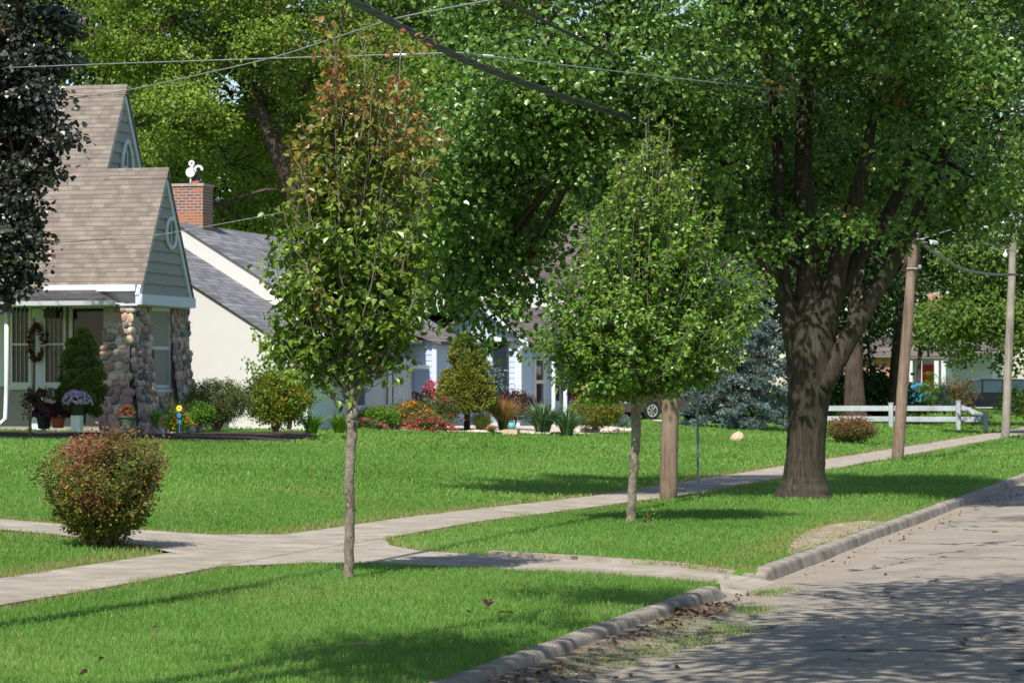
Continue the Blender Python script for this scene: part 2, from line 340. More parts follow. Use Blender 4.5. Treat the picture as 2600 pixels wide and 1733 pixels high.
        o = bpy.data.objects.new(name, me); sc.collection.objects.link(o)
        if parent is not None: o.parent = parent
        elif base is not None: o.location = base
        return o
def _ico():
    import bmesh
    b = bmesh.new(); bmesh.ops.create_icosphere(b, subdivisions=2, radius=1)
    V = np.array([v.co[:] for v in b.verts]); Fc = np.array([[v.index for v in f.verts] for f in b.faces]); b.free(); return V, Fc
ICO_V, ICO_F = _ico()
def tag(o, label, cat, group=None, kind=None):
    if label: o['label'] = label
    if cat: o['category'] = cat
    if group: o['group'] = group
    if kind: o['kind'] = kind
    return o
def thing(name, base, label, cat, group=None):
    o = bpy.data.objects.new(name, None); o.empty_display_size = .2; sc.collection.objects.link(o)
    o.location = [float(x) for x in base]; return tag(o, label, cat, group)
def struct(o, kind='structure'): o['kind'] = kind; return o
def nrm(v): return v / (np.linalg.norm(v, axis=-1, keepdims=True) + 1e-9)

def add_leaves(mb, P, Dr, size, width=.62, fold=.22, nup=.9, rnd=None, tint=0., jitter=.8, shape='ovate', nside=None):
    """P leaf bases (n,3), Dr axis directions, size (n,). Each leaf is two folded quads."""
    n = len(P); Dr = nrm(Dr); N0 = rng.normal(size=(n, 3)) * jitter + np.array([0, 0, nup])
    if nside is not None: N0 = N0 + nside
    S = nrm(np.cross(Dr, N0)); N = nrm(np.cross(S, Dr)); size = np.broadcast_to(size, (n,))[:, None]; fold = fold * rng.uniform(.3, 2.2, (n, 1))
    if shape == 'ovate': a1, w1, a2, w2 = .22, .5, .62, .40
    elif shape == 'narrow': a1, w1, a2, w2 = .3, .35, .7, .3
    else: a1, w1, a2, w2 = .30, .42, .72, .36
    wd = width
    base = P; tip = P + Dr * size * .95 - N * size * rng.uniform(.0, .45, (n, 1))
    L1 = P + Dr * size * a1 + S * size * wd * w1 + N * size * fold * .35
    L2 = P + Dr * size * a2 + S * size * wd * w2 + N * size * fold * .25
    R1 = P + Dr * size * a1 - S * size * wd * w1 + N * size * fold * .35
    R2 = P + Dr * size * a2 - S * size * wd * w2 + N * size * fold * .25
    V = np.stack([base, L1, L2, tip, R2, R1], 1).reshape(-1, 3)
    i = np.arange(n)[:, None] * 6
    Fq = np.stack([i + np.array([0, 1, 2, 3]), i + np.array([0, 3, 4, 5])], 1).reshape(-1, 4)
    if rnd is None: rnd = np.clip(rng.normal(.5, .22, n), 0, 1)
    mb.add(V, Fq, np.repeat(np.broadcast_to(rnd, (n,)), 2), np.repeat(np.broadcast_to(tint, (n,)), 2))
def bez(p0, p1, p2, k=7):
    t = np.linspace(0, 1, k)[:, None]; return (1 - t) ** 2 * p0 + 2 * t * (1 - t) * p1 + t * t * p2
def add_blades(mb, P, h, wdt, lean, az=None, rnd=None, tint=0., curve=.5):
    n = len(P); az = rng.random(n) * 2 * math.pi if az is None else az
    h = np.broadcast_to(h, (n,)); lean = np.broadcast_to(lean, (n,)); wdt = np.broadcast_to(wdt, (n,))
    dx = np.stack([np.cos(az), np.sin(az), np.zeros(n)], 1)
    fa = rng.random(n) * 2 * math.pi; sd = np.stack([np.cos(fa), np.sin(fa), np.zeros(n)], 1)
    Z = np.array([0, 0, 1.])
    m1 = P + Z * (h * .55)[:, None] + dx * (lean * h * .3)[:, None]
    tp = P + Z * (h * (1 - curve * lean * lean))[:, None] + dx * (lean * h)[:, None]
    w_ = wdt[:, None]
    V = np.stack([P - sd * w_ * .5, P + sd * w_ * .5, m1 + sd * w_ * .45, m1 - sd * w_ * .45, tp + sd * w_ * .08, tp - sd * w_ * .08], 1).reshape(-1, 3)
    i = np.arange(n)[:, None] * 6
    Fq = np.stack([i + np.array([0, 1, 2, 3]), i + np.array([3, 2, 4, 5])], 1).reshape(-1, 4)
    if rnd is None: rnd = np.clip(rng.normal(.5, .2, n), 0, 1)
    mb.add(V, Fq, np.repeat(np.broadcast_to(rnd, (n,)), 2), np.repeat(np.broadcast_to(tint, (n,)), 2))
# ------------------------------------------------------------------ plant generators
def shoot_tree(name, label, cat, px, D, trunk_px, profile, nsh, lpm, lsize, leafm, barkm, r0, top_tint=None,
               leaders=(), depth=.85, start=.30, droop=.5, twig_r=.009, group=None, lowf=.45, base_z=None, shape='ovate', lspread=.035, tintf=None, stems=0, stem_px=None, jitter=.8, pull=.0, inner=.5, width=.85, wpow=1.2, side=0, rough=.13, clumps=None):
    """A young tree: trunk through trunk_px, then shoots that climb to a crown profile of (py, px left, px right)."""
    s = D / F
    b = at(px, D); b[2] = float(gz(b[0])) if base_z is None else base_z
    t = thing(name, b, label, cat, group)
    def W(x, y): return np.array([*at(x, D)[:2], zat(y, D)])
    tp = [W(x, y) for x, y, _ in trunk_px]; tp[0][2] = b[2] - .06
    mbT = MB(); rr = [r * s / 2 for _, _, r in trunk_px]
    pts = np.array(tp); m = len(pts)
    # densify with slight wobble
    tt = np.linspace(0, m - 1, m * 4); P = np.stack([np.interp(tt, np.arange(m), pts[:, k]) for k in range(3)], 1)
    P[1:, :2] += rng.normal(size=(len(P) - 1, 2)) * r0 * .10
    rad = np.interp(tt, np.arange(m), rr); mbT.tube(P, rad, 14, fur=.05)
    fork = tp[-1]
    prof = sorted([(zat(y, D), (xl - 1300) * s, (xr - 1300) * s) for y, xl, xr in profile])
    pz = np.array([q[0] for q in prof]); pl = np.array([q[1] for q in prof]); pr = np.array([q[2] for q in prof])
    def UV(u, v, z): q = RV * u + FV * (D + v); q = q.copy(); q[2] = z; return q
    mbL = MB(); LP = []; LD = []; LZ = []; LT = []
    zz = np.linspace(pz[0], pz[-1], 60); wz = (np.interp(zz, pz, pr) - np.interp(zz, pz, pl)); wz = wz ** wpow + 1e-4; wz /= wz.sum()
    fu = (trunk_px[-1][0] - 1300) * s
    def shoot(p0, p1, p2, r, t0=.25, dens=1.0, k=9):
        C = bez(p0, p1, p2, k); C[1:-1] += rng.normal(size=(k - 2, 3)) * .012
        L = np.linalg.norm(np.diff(C, axis=0), axis=1).sum()
        mbB.tube(C, np.linspace(r, .0022, k), 5, cap=False)
        nl = max(3, int(L * (1 - t0) * lpm * dens * rng.uniform(.8, 1.2)))
        q = t0 + (1 - t0) * rng.random(nl) ** .85; x = q * (k - 1); i = np.minimum(x.astype(int), k - 2); f = (x - i)[:, None]
        pos = C[i] * (1 - f) + C[i + 1] * f; T = nrm(C[i + 1] - C[i])
        dv = rng.normal(size=(nl, 3)); dv -= (dv * T).sum(1)[:, None] * T; dv = nrm(dv)
        pos2 = pos + dv * lspread * rng.uniform(.3, 1.6, (nl, 1))
        LP.append(pos2); LD.append(dv + T * .35 - np.array([0, 0, droop]) * rng.uniform(.4, 1.6, (nl, 1)))
        for _ in range(side if L > .45 else 0):
            j = rng.integers(int(k * .3), k - 1); a = rng.random() * 6.28; o_ = RV * math.cos(a) + FV * math.sin(a) * depth
            e = C[j] + o_ * rng.uniform(.08, .20) * (1.3 - j / k) * 1.3 + np.array([0, 0, rng.uniform(.0, .16)])
            m_ = (C[j] + e) / 2 + np.array([0, 0, -.01]); Q = bez(C[j], m_, e, 5); mbB.tube(Q, np.linspace(.0038, .0016, 5), 4, cap=False)
            q2 = int(rng.integers(6, 12)); f2 = rng.uniform(.35, 1.1, (q2, 1)); pp = C[j] + (e - C[j]) * f2; d2 = rng.normal(size=(q2, 3)) * .8 + nrm(e - C[j]) * .7
            LP.append(pp + d2 * lspread * .5); LD.append(d2 - np.array([0, 0, droop]) * rng.uniform(.4, 1.5, (q2, 1)))
        return C
    mbB = MB()
    if clumps: cw_ = np.array([c[2] * c[3] for c in clumps], float); cw_ /= cw_.sum()
    for k in range(nsh):
        if clumps:
            cx, cy, crx, cry = clumps[rng.choice(len(clumps), p=cw_)]; a = rng.random() * 6.283; q = rng.random() ** .5
            z = zat(cy, D) + cry * s * q * math.sin(a); tu = (cx - 1300) * s + crx * s * q * math.cos(a); l, r = np.interp(z, pz, pl), np.interp(z, pz, pr)
            xx = (tu - (l + r) / 2) / max(.1, (r - l) / 2); vm = (r - l) / 2 * depth * math.sqrt(max(.05, 1 - min(1, xx * xx))); tv = float(np.clip(rng.normal() * .75, -1, 1)) * vm * (.6 + .4 * rng.random())
            z0 = fork[2] + max(0, z - fork[2]) * rng.uniform(.1, lowf); cu = fu + (tu - fu) * rng.uniform(.1, .5) * max(0, z0 - fork[2]) / max(.3, z - fork[2] + .3); p0 = UV(cu, tv * .2, z0); p2 = UV(tu, tv, z)
            shoot(p0, UV(cu + (tu - cu) * .7, tv * .7, z0 + (z - z0) * .35), p2, twig_r * rng.uniform(.6, 1.1), start + .2 * rng.random()); continue
        z = float(rng.choice(zz, p=wz)) + rng.normal() * .03
        l, r = np.interp(z, pz, pl), np.interp(z, pz, pr); c = (l + r) / 2; hw = (r - l) / 2
        a = rng.random() * 2 * math.pi; q = rng.random() ** inner
        lum = 1 + rough * (math.sin(z * 7 + a * 2) + .7 * math.sin(z * 13 - a * 3)); hw = hw * lum; tu = c + hw * q * math.cos(a) * rng.uniform(.85, 1.06); tv = hw * depth * q * math.sin(a)
        z0 = fork[2] + max(0, z - fork[2]) * rng.uniform(.0, lowf)
        cu = fu + (c - fu) * min(1, max(0, (z0 - fork[2]) / max(.1, pz[-1] - fork[2])))
        p0 = UV(cu, 0, z0); p2 = UV(tu, tv, z)
        p1 = UV(cu + (tu - cu) * .72, tv * .72, z0 + (z - z0) * .30); 
        if z < fork[2] + .25: p1 = UV(cu + (tu - cu) * .5, tv * .5, z + .12)
        shoot(p0, p1, p2, twig_r * rng.uniform(.6, 1.2) * (1 if z - z0 > .5 else .6), start + .25 * rng.random())
    for (x, y) in leaders:
        p2 = W(x, y); p2[:2] += FV[:2] * rng.uniform(-.15, .15); p1 = fork + (p2 - fork) * np.array([.75, .75, .45])
        C = bez(fork, p1, p2, 14); C[1:-1] += rng.normal(size=(12, 3)) * .012
        mbB.tube(C, np.linspace(r0 * .5, .005, 14), 7, cap=False)
        for j in range(5, 14):
            for _ in range(3):
                e = C[j] + np.array([0, 0, rng.uniform(.05, .22)]) + RV * rng.normal() * .12 + FV * rng.normal() * .12
                shoot(C[j], (C[j] + e) / 2 + RV * rng.normal() * .03, e, .004, .1, 1.3, 5)
    P = np.vstack(LP); Dd = np.vstack(LD); n = len(P)
    zn = (P[:, 2] - pz[0]) / (pz[-1] - pz[0])
    patch = np.sin(P[:, 0] * 5.1 + P[:, 2] * 3.3) * np.sin(P[:, 1] * 4.7 - P[:, 2] * 4.1)
    if tintf is not None: tin = np.clip(tintf(zn, patch, n), 0, 1)
    else: tin = np.zeros(n)
    rn = np.clip(rng.normal(.48, .22, n) + patch * .12, 0, 1)
    add_leaves(mbL, P, Dd, lsize * rng.uniform(.6, 1.25, n), rnd=rn, tint=tin, shape=shape, jitter=jitter, width=width, nside=np.array([0, -.35, 0]))
    mbT.build('trunk', barkm, t, smooth=True); mbB.build('branches', barkm if stems else 'bark_twig', t)
    mbL.build('crown', leafm, t)
    return t, n

def crown_tree(name, label, px, D, trunk, limbs, lobes, ncl, npl, lsize, leafm, barkm, rc=.30, group=None, shell=.35,
               tint=0.0, base_z=None, cat='tree', twigs=60, cut=None, drop=None, flat=.6, up=.25, twr=.03, width=.62, shape='ovate', clump=30, sprd=None, clr=.62):
    """A grown tree: trunk/limbs are lists of (px, py, width_px[, dv]); lobes are (px, py, rx, ry, dv, rdepth) ellipsoids in photo columns at distance D."""
    s = D / F; sprd = sprd or rc * 2.9; rc = rc * clr
    b = at(px, D); b[2] = float(gz(b[0])) if base_z is None else base_z
    t = thing(name, b, label, cat, group)
    def W(x, y, dv=0): q = RV * ((x - 1300) * s) + FV * (D + dv); q = q.copy(); q[2] = zat(y, D); return q
    mb = MB()
    def tubep(L, k=20, roots=0.):
        P = np.array([W(q[0], q[1], q[3] if len(q) > 3 else 0) for q in L]); r = np.array([q[2] * s / 2 for q in L]); m = len(P)
        tt = np.linspace(0, m - 1, (m - 1) * 5 + 1)
        Q = np.stack([np.interp(tt, np.arange(m), P[:, j]) for j in range(3)], 1)
        # smooth
        for _ in range(3): Q[1:-1] = (Q[:-2] + 2 * Q[1:-1] + Q[2:]) / 4
        rr = np.interp(tt, np.arange(m), r); Q[2:, :2] += rng.normal(size=(len(Q) - 2, 2)) * r.mean() * .012
        mb.tube(Q, rr, k, fur=.02, roots=roots); return Q
    tr = list(trunk); Q0 = tubep(tr, 56, .14)
    ends = [Q0[-1]]
    for L in limbs: ends.append(tubep(L)[-1])
    ends = np.array(ends)
    C = []; vol = np.array([(l[2] * l[3]) for l in lobes], float); vol /= vol.sum()
    for l, v in zip(lobes, vol):
        k = int(ncl * v) + 2; ns = max(2, int(k / clump)); q = nrm(rng.normal(size=(ns, 3))); f = np.clip(1 - np.abs(rng.normal(size=(ns, 1))) * shell, .05, 1.08); q = q * f
        rd = l[5] if len(l) > 5 else l[2] * s; dv = l[4] if len(l) > 4 else 0; sc3 = np.array([l[2] * s, rd, l[3] * s])
        S_ = q * sc3; ki = int(k * .88); own = rng.integers(0, ns, ki); rs = sprd * rng.uniform(.55, 1.25, ns)
        o_ = nrm(rng.normal(size=(ki, 3)) + nrm(S_)[own] * .5 + np.array([0, 0, .45])) * (rs[own] * (1 - .35 * rng.random(ki) ** 2))[:, None] * np.array([1.15, 1.15, .72])
        A_ = S_[own] + o_; B_ = nrm(rng.normal(size=(k - ki, 3))) * rng.random((k - ki, 1)) ** .6 * .7 * sc3
        A_ = np.vstack([A_, B_]); c = W(l[0], l[1], dv)
        C.append(c + RV * A_[:, :1] + FV * A_[:, 1:2] + np.array([0, 0, 1.]) * A_[:, 2:])
    C = np.vstack(C)
    if cut is not None: C = C[cut(C, D)]
    lc = [W(l[0], l[1], l[4] if len(l) > 4 else 0) for l in lobes]
    for i, l in enumerate(lobes):
        c = lc[i]; e = ends[np.argmin(np.linalg.norm(ends - c, axis=1))]
        mid = (e + c) / 2 + np.array([0, 0, .3]); mb.tube(bez(e, mid, c, 8), np.linspace(max(.04, twr * 2.2), twr, 8), 6, cap=False)
    lc = np.array(lc)
    if twigs:
        for i in rng.choice(len(C), min(twigs, len(C)), replace=False):
            e = lc[np.argmin(np.linalg.norm(lc - C[i], axis=1))]; c = C[i]
            mid = (e + c) / 2 + rng.normal(size=3) * .25
            mb.tube(bez(e, mid, c, 7), np.linspace(twr, .006, 7), 4, cap=False)
    nC = len(C); n = nC * npl
    off = rng.normal(size=(nC, npl, 3)) * rc; off[:, :, 2] *= flat
    P = (C[:, None] + off).reshape(-1, 3)
    cen = np.repeat(C, npl, 0); Dd = (P - cen) + rng.normal(size=(n, 3)) * .12; Dd[:, 2] -= rc * (.6 - up)
    base_r = np.repeat(np.clip(rng.normal(.46, .13, nC), 0, 1), npl); rn = np.clip(base_r + rng.normal(size=n) * .17, 0, 1)
    tn = np.repeat((rng.random(nC) < tint) * rng.random(nC), npl) if np.isscalar(tint) else tint(P)
    ml = MB(); out = nrm(P - lc.mean(0)) * .45 + nrm(P - cen) * .45 + np.array([0, -.45, 0])
    add_leaves(ml, P, Dd, lsize * rng.uniform(.6, 1.3, n), rnd=rn, tint=tn, jitter=.6, nside=out, width=width, shape=shape)
    mb.build('trunk', barkm, t, smooth=True); ml.build('crown', leafm, t)
    return t

def shrub(name, label, px, py, D, w_, h_, leafm, n, lsize, cat='shrub', lobes=1, d_=None, tint=0., group=None, flowers=None, barkm='bark_twig',
          stems=10, shape='ovate', shell=.28, base=None, gap=.0, flat_bottom=.12, shp=None, rnd_h=0.):
    """Leafy mound: base centre at photo column px on the ground at distance D; w_, h_ metres; flowers = (mat, count, size, zmin)."""
    b = at(px, D) if base is None else np.array(base, float)
    if base is None: b[2] = float(gz(b[0])) if py is None else zat(py, D)
    d_ = d_ or w_ * .8
    t = thing(name, b, label, cat, group); ms = MB()
    for _ in range(stems):
        a = rng.random() * 6.28; q = rng.random() ** .5
        e = b + RV * math.cos(a) * q * w_ * .38 + FV * math.sin(a) * q * d_ * .38 + np.array([0, 0, h_ * rng.uniform(.5, .9)])
        s0 = b + (e - b) * np.array([.12, .12, 0]); s0[2] = b[2] - .03; ms.tube(bez(s0, (s0 + e) / 2 + np.array([0, 0, h_ * .15]), e, 5), np.linspace(.012, .004, 5), 4, cap=False)
    nl = max(1, int(n / 14)); q = nrm(rng.normal(size=(nl, 3))); f = np.clip(1 - np.abs(rng.normal(size=(nl, 1))) * shell, .1, 1.1)
    lump = 1 + .10 * np.sin(q[:, :1] * 7 + 1) * np.cos(q[:, 2:] * 9) + .05 * rng.normal(size=(nl, 1)); q = q * f * lump
    zc = (q[:, 2] + 1) / 2; 
    wz = np.ones(nl) if shp is None else shp(zc)
    C = b + RV * (q[:, 0] * w_ / 2 * wz)[:, None] + FV * (q[:, 1] * d_ / 2 * wz)[:, None] + np.array([0, 0, 1.]) * (h_ * (flat_bottom + (1 - flat_bottom) * zc))[:, None]
    P = (C[:, None] + rng.normal(size=(nl, 14, 3)) * lsize * 1.3).reshape(-1, 3); m = len(P)
    P[:, 2] = np.maximum(P[:, 2], b[2] + .02)
    cr = np.repeat(np.clip(rng.normal(.48, .15, nl), 0, 1), 14); zn = (P[:, 2] - b[2]) / h_
    rn = np.clip(cr + rng.normal(size=m) * .16 + rnd_h * (zn - .5), 0, 1)
    tn = tint(zn, m) if callable(tint) else np.repeat((rng.random(nl) < tint) * rng.random(nl), 14)
    ml = MB(); add_leaves(ml, P, rng.normal(size=(m, 3)) + nrm(P - b) * .8, lsize * rng.uniform(.7, 1.3, m), rnd=rn, tint=tn, shape=shape)
    ms.build('stems', barkm, t); ml.build('foliage', leafm, t)
    if flowers:
        for (fm, cnt, fs, zmin, nm) in flowers:
            qq = nrm(rng.normal(size=(cnt, 3)) + np.array([0, 0, .3])); qq[:, 2] = np.abs(qq[:, 2]) * (1 - zmin) + zmin
            hz = np.sqrt(np.clip(1 - qq[:, 2] ** 2, .05, 1)); 
            FP = b + RV * (qq[:, 0] * w_ * .52 * hz / (np.abs(qq[:, :2]).max() + .01))[:, None] * 1.3 + FV * (qq[:, 1] * d_ * .52)[:, None] + np.array([0, 0, 1.]) * (h_ * (qq[:, 2] * .98 + .02 * rng.random(cnt)))[:, None]
            mf = MB(); k = 7; A = np.repeat(FP, k, 0); th = np.tile(np.arange(k) / k * 6.283, cnt) + rng.random(len(A)) * .5
            dd = np.stack([np.cos(th), np.sin(th), rng.uniform(-.3, .6, len(A))], 1)
            # tilt the flower towards the light and the viewer
            dd = dd + np.array([0, -.35, .25])
            add_leaves(mf, A + rng.normal(size=A.shape) * fs * .15, dd, fs * rng.uniform(.6, 1.1, len(A)), width=.8, nup=1.0, jitter=.4); mf.build(nm, fm, t)
    return t

def tuft(name, label, px, D, n, h, w_, leafm, blade_w, cat='plant', lean=.9, group=None, tintf=None, base=None, py=None, curve=.35):
    b = at(px, D) if base is None else np.array(base, float)
    if base is None: b[2] = float(gz(b[0])) if py is None else zat(py, D)
    t = MB(); az = rng.random(n) * 6.28; ln = rng.random(n) ** .7 * lean
    P = b + np.stack([np.cos(az) * w_ * .15 * rng.random(n), np.sin(az) * w_ * .15 * rng.random(n), np.full(n, -.02)], 1)
    hh = h * rng.uniform(.6, 1.05, n)
    # 3-segment arched blades
    dx = np.stack([np.cos(az), np.sin(az), np.zeros(n)], 1); sd = np.stack([-np.sin(az), np.cos(az), np.zeros(n)], 1)
    tw = rng.normal(size=n) * .6; sd = sd * np.cos(tw)[:, None] + np.array([0, 0, 1.]) * np.sin(tw)[:, None] * .4
    V = []; ts = [0, .35, .7, 1.0]; ww = [.8, 1, .8, .08]
    for q, k in zip(ts, ww):
        c = P + np.array([0, 0, 1.]) * (hh * (q * np.cos(ln * .9 * q) ))[:, None] + dx * (hh * np.sin(ln * q) * q)[:, None]
        V.append(c + sd * blade_w * k / 2); V.append(c - sd * blade_w * k / 2)
    V = np.stack(V, 1).reshape(-1, 3); i = np.arange(n)[:, None] * 8
    Fq = np.stack([i + np.array([0, 1, 3, 2]), i + np.array([2, 3, 5, 4]), i + np.array([4, 5, 7, 6])], 1).reshape(-1, 4)
    rn = np.repeat(np.clip(rng.normal(.5, .22, n), 0, 1), 3); tn = np.tile([0, .2, 1.], n) * (0 if tintf is None else tintf)
    t.add(V, Fq, rn, tn); o = t.build(name, leafm, None, base=b)
    return tag(o, label, cat, group)
# ------------------------------------------------------------------ THE SETTING
def sheet(name, xs, ys, zf, m):
    X, Y = np.meshgrid(xs, ys, indexing='ij'); Z = zf(X, Y); V = np.stack([X, Y, Z], -1).reshape(-1, 3)
    ny = len(ys); i, j = np.meshgrid(np.arange(len(xs) - 1), np.arange(ny - 1), indexing='ij')
    Fq = np.stack([i * ny + j, (i + 1) * ny + j, (i + 1) * ny + j + 1, i * ny + j + 1], -1).reshape(-1, 4)
    mb = MB(); mb.add(V, Fq); return struct(mb.build(name, m, smooth=True))
# lawn soil / thatch
m, n, l, b = mat('turf'); v = coords(n, l)
c = ramp(n, l, noise(n, l, v, 1.4, 6), [(.3, (.10, .20, .025)), (.7, (.16, .29, .04))])
c = mixc(n, l, ramp(n, l, noise(n, l, v, 60, 3), [(.35, (0, 0, 0)), (.7, (.55, .55, .55))]), c, (.05, .09, .015))
l.new(c, b.inputs['Base Color']); b.inputs['Roughness'].default_value = 1; b.inputs['Specular IOR Level'].default_value = .1
bump(n, l, noise(n, l, v, 40, 4), b, .8, .03); M['turf'] = m
ys = np.unique(np.concatenate([np.arange(-30, 60, 2.), np.arange(23, 30.5, .15), np.arange(60, 420, 12.)]))
xs = np.unique(np.concatenate([np.arange(-300, -30, 15.), np.arange(-30, -4, .5), np.arange(-8.4, -4.6, .15), _gx[(_gx > -40) & (_gx < 10)], [-4.54, 8, 60, 300]]))
APR = [(-4.4, 24.7), (-5.2, 24.95), (-6.0, 25.25), (-7.0, 25.5), (-7.8, 25.7), (-7.8, 27.3), (-7.4, 27.2), (-6.4, 26.9), (-5.4, 26.6), (-4.4, 26.3)]
def inpoly(X, Y, P):
    P = np.asarray(P); c = np.zeros(X.shape, bool); j = len(P) - 1
    for i in range(len(P)):
        xi, yi = P[i]; xj, yj = P[j]
        c ^= ((yi > Y) != (yj > Y)) & (X < (xj - xi) * (Y - yi) / (yj - yi + 1e-12) + xi); j = i
    return c
def zground(X, Y): return np.interp(X, _gx, _gz) - .012 - .16 * inpoly(X, Y, APR)
sheet('ground', xs, ys, zground, M['turf'])

# road: asphalt with aggregate, patches, cracks and a dusty concrete gutter
m, n, l, b = mat('asphalt'); v = coords(n, l)
fine = noise(n, l, v, 90, 3, .8); mid = noise(n, l, v, 1.1, 6, .65); 
c = ramp(n, l, fine, [(.30, (.18, .152, .125)), (.5, (.335, .29, .24)), (.72, (.50, .44, .365))])
c = mixc(n, l, ramp(n, l, mid, [(.42, (0, 0, 0)), (.62, (.6, .6, .6))]), c, (.21, .185, .16))
vn = n.new('ShaderNodeTexVoronoi'); vn.inputs['Scale'].default_value = 130; l.new(v, vn.inputs['Vector'])
c = mixc(n, l, mth(n, l, 'MULTIPLY', mth(n, l, 'LESS_THAN', vn.outputs['Distance'], .22), .35), c, (.50, .46, .42))
wp = n.new('ShaderNodeTexNoise'); wp.inputs['Scale'].default_value = 1.2; wp.inputs['Detail'].default_value = 8; l.new(v, wp.inputs['Vector'])
vv = n.new('ShaderNodeVectorMath'); vv.operation = 'MULTIPLY_ADD'; l.new(wp.outputs['Color'], vv.inputs[0]); vv.inputs[1].default_value = (1.3, 1.3, 0); l.new(v, vv.inputs[2])
cr = n.new('ShaderNodeTexVoronoi'); cr.feature = 'DISTANCE_TO_EDGE'; cr.inputs['Scale'].default_value = .42; l.new(vv.outputs[0], cr.inputs['Vector'])
cw = noise(n, l, v, .8, 3); thr = mth(n, l, 'MULTIPLY', mth(n, l, 'SUBTRACT', cw, .38), .07)
ck = mth(n, l, 'LESS_THAN', cr.outputs['Distance'], thr)
c = mixc(n, l, mth(n, l, 'MULTIPLY', ck, .85), c, (.035, .03, .028))
s = n.new('ShaderNodeSeparateXYZ'); l.new(v, s.inputs[0])
gx = mth(n, l, 'ADD', s.outputs[0], mth(n, l, 'MULTIPLY', mth(n, l, 'SUBTRACT', noise(n, l, v, .9, 6), .5), 1.0))
gm = ramp(n, l, mth(n, l, 'MULTIPLY_ADD', gx, 1.0, 5.0), [(.75, (1, 1, 1)), (1.0, (0, 0, 0))])
c = mixc(n, l, mth(n, l, 'MULTIPLY', gm, .8), c, ramp(n, l, noise(n, l, v, 25, 5), [(.3, (.24, .19, .145)), (.7, (.40, .345, .28))]))
c = mixc(n, l, ramp(n, l, noise(n, l, v, 3.2, 6, .7), [(.56, (0, 0, 0)), (.66, (.5, .5, .5))]), c, (.125, .105, .10))
sy = mth(n, l, 'LESS_THAN', mth(n, l, 'ADD', s.outputs[1], mth(n, l, 'MULTIPLY', noise(n, l, v, 1.2, 4), 4.0)), 25.5)
dm = ramp(n, l, mth(n, l, 'MULTIPLY_ADD', gx, 1.0, 5.0), [(.72, (1, 1, 1)), (1.15 - .15, (0, 0, 0))])
dm = mth(n, l, 'MULTIPLY', mth(n, l, 'MULTIPLY', dm, sy), mth(n, l, 'GREATER_THAN', noise(n, l, v, 4.5, 6, .75), .44))
c = mixc(n, l, mth(n, l, 'MULTIPLY', dm, .8), c, ramp(n, l, noise(n, l, v, 40, 4), [(.3, (.06, .045, .032)), (.7, (.20, .155, .115))]))
l.new(c, b.inputs['Base Color']); b.inputs['Roughness'].default_value = .92; b.inputs['Specular IOR Level'].default_value = .25
h = mth(n, l, 'SUBTRACT', fine, mth(n, l, 'MULTIPLY', ck, 1.5)); bump(n, l, h, b, .8, .012); M['asphalt'] = m
def zroad(X, Y): return -.155 + .045 * (1 - np.clip((X + .2) / 4.3, -1, 1) ** 2) + .006 * np.sin(X * 2.1 + Y * .7) + .003 * np.sin(Y * 2.3 + X * 3) + .055 * np.exp(-((X + 4.5) / .30) ** 2) / (1 + np.exp((Y - 22.6) * 2.5))
sheet('road', np.concatenate([np.arange(-4.52, -3.5, .08), np.arange(-3.5, 4.6, .3), [4.6]]), np.concatenate([np.arange(-30, 10, 2.), np.arange(10, 40, .4), np.arange(40, 400, 3.)]), zroad, M['asphalt'])

# concrete
def conc(name, joint, lo=(.27, .232, .19), hi=(.44, .39, .325), off=0.):
    m, n, l, b = mat(name); v = coords(n, l)
    c = ramp(n, l, noise(n, l, v, 2.2, 8, .7), [(.36, lo), (.62, hi)])
    c = mixc(n, l, ramp(n, l, noise(n, l, v, 90, 3, .8), [(.38, (.5, .5, .5)), (.5, (0, 0, 0))]), c, tuple(x * .6 for x in lo))
    vn = n.new('ShaderNodeTexVoronoi'); vn.inputs['Scale'].default_value = 60; l.new(v, vn.inputs['Vector'])
    c = mixc(n, l, mth(n, l, 'MULTIPLY', mth(n, l, 'LESS_THAN', vn.outputs['Distance'], .16), .6), c, (.62, .57, .5))
    st = noise(n, l, v, .9, 6, .7); c = mixc(n, l, ramp(n, l, st, [(.5, (0, 0, 0)), (.68, (.55, .55, .55))]), c, (.27, .22, .175))
    if joint:
        s = n.new('ShaderNodeSeparateXYZ'); l.new(v, s.inputs[0]); yy = mth(n, l, 'ADD', s.outputs[1], mth(n, l, 'MULTIPLY', noise(n, l, v, 6, 3), .02))
        fr = mth(n, l, 'FRACT', mth(n, l, 'DIVIDE', mth(n, l, 'ADD', yy, off), joint)); jm = mth(n, l, 'LESS_THAN', fr, .022 / joint)
        c = mixc(n, l, mth(n, l, 'MULTIPLY', jm, .8), c, (.09, .075, .055))
    l.new(c, b.inputs['Base Color']); b.inputs['Roughness'].default_value = .93; b.inputs['Specular IOR Level'].default_value = .25
    bump(n, l, noise(n, l, v, 50, 5, .7), b, .8, .015); M[name] = m
conc('walk_concrete', 1.5); conc('curb_concrete', 3.05, (.17, .148, .125), (.42, .375, .315), .6); conc('drive_concrete', 0)
# sidewalk
yy = np.arange(-20, 220, 1.0); mb = MB(); V = []
for y in yy:
    c0 = float(walk_c(y)); hw = WALK_W + .03 * math.sin(y * .9)
    V += [(c0 - hw, y, .022), (c0 + hw, y, .020), (c0 + hw, y, -.06), (c0 - hw, y, -.06)]
i = np.arange(len(yy) - 1)[:, None] * 4
mb.add(V, np.vstack([i + np.array([0, 1, 5, 4]), i + np.array([1, 2, 6, 5]), i + np.array([3, 0, 4, 7])])); struct(mb.build('sidewalk', 'walk_concrete'))
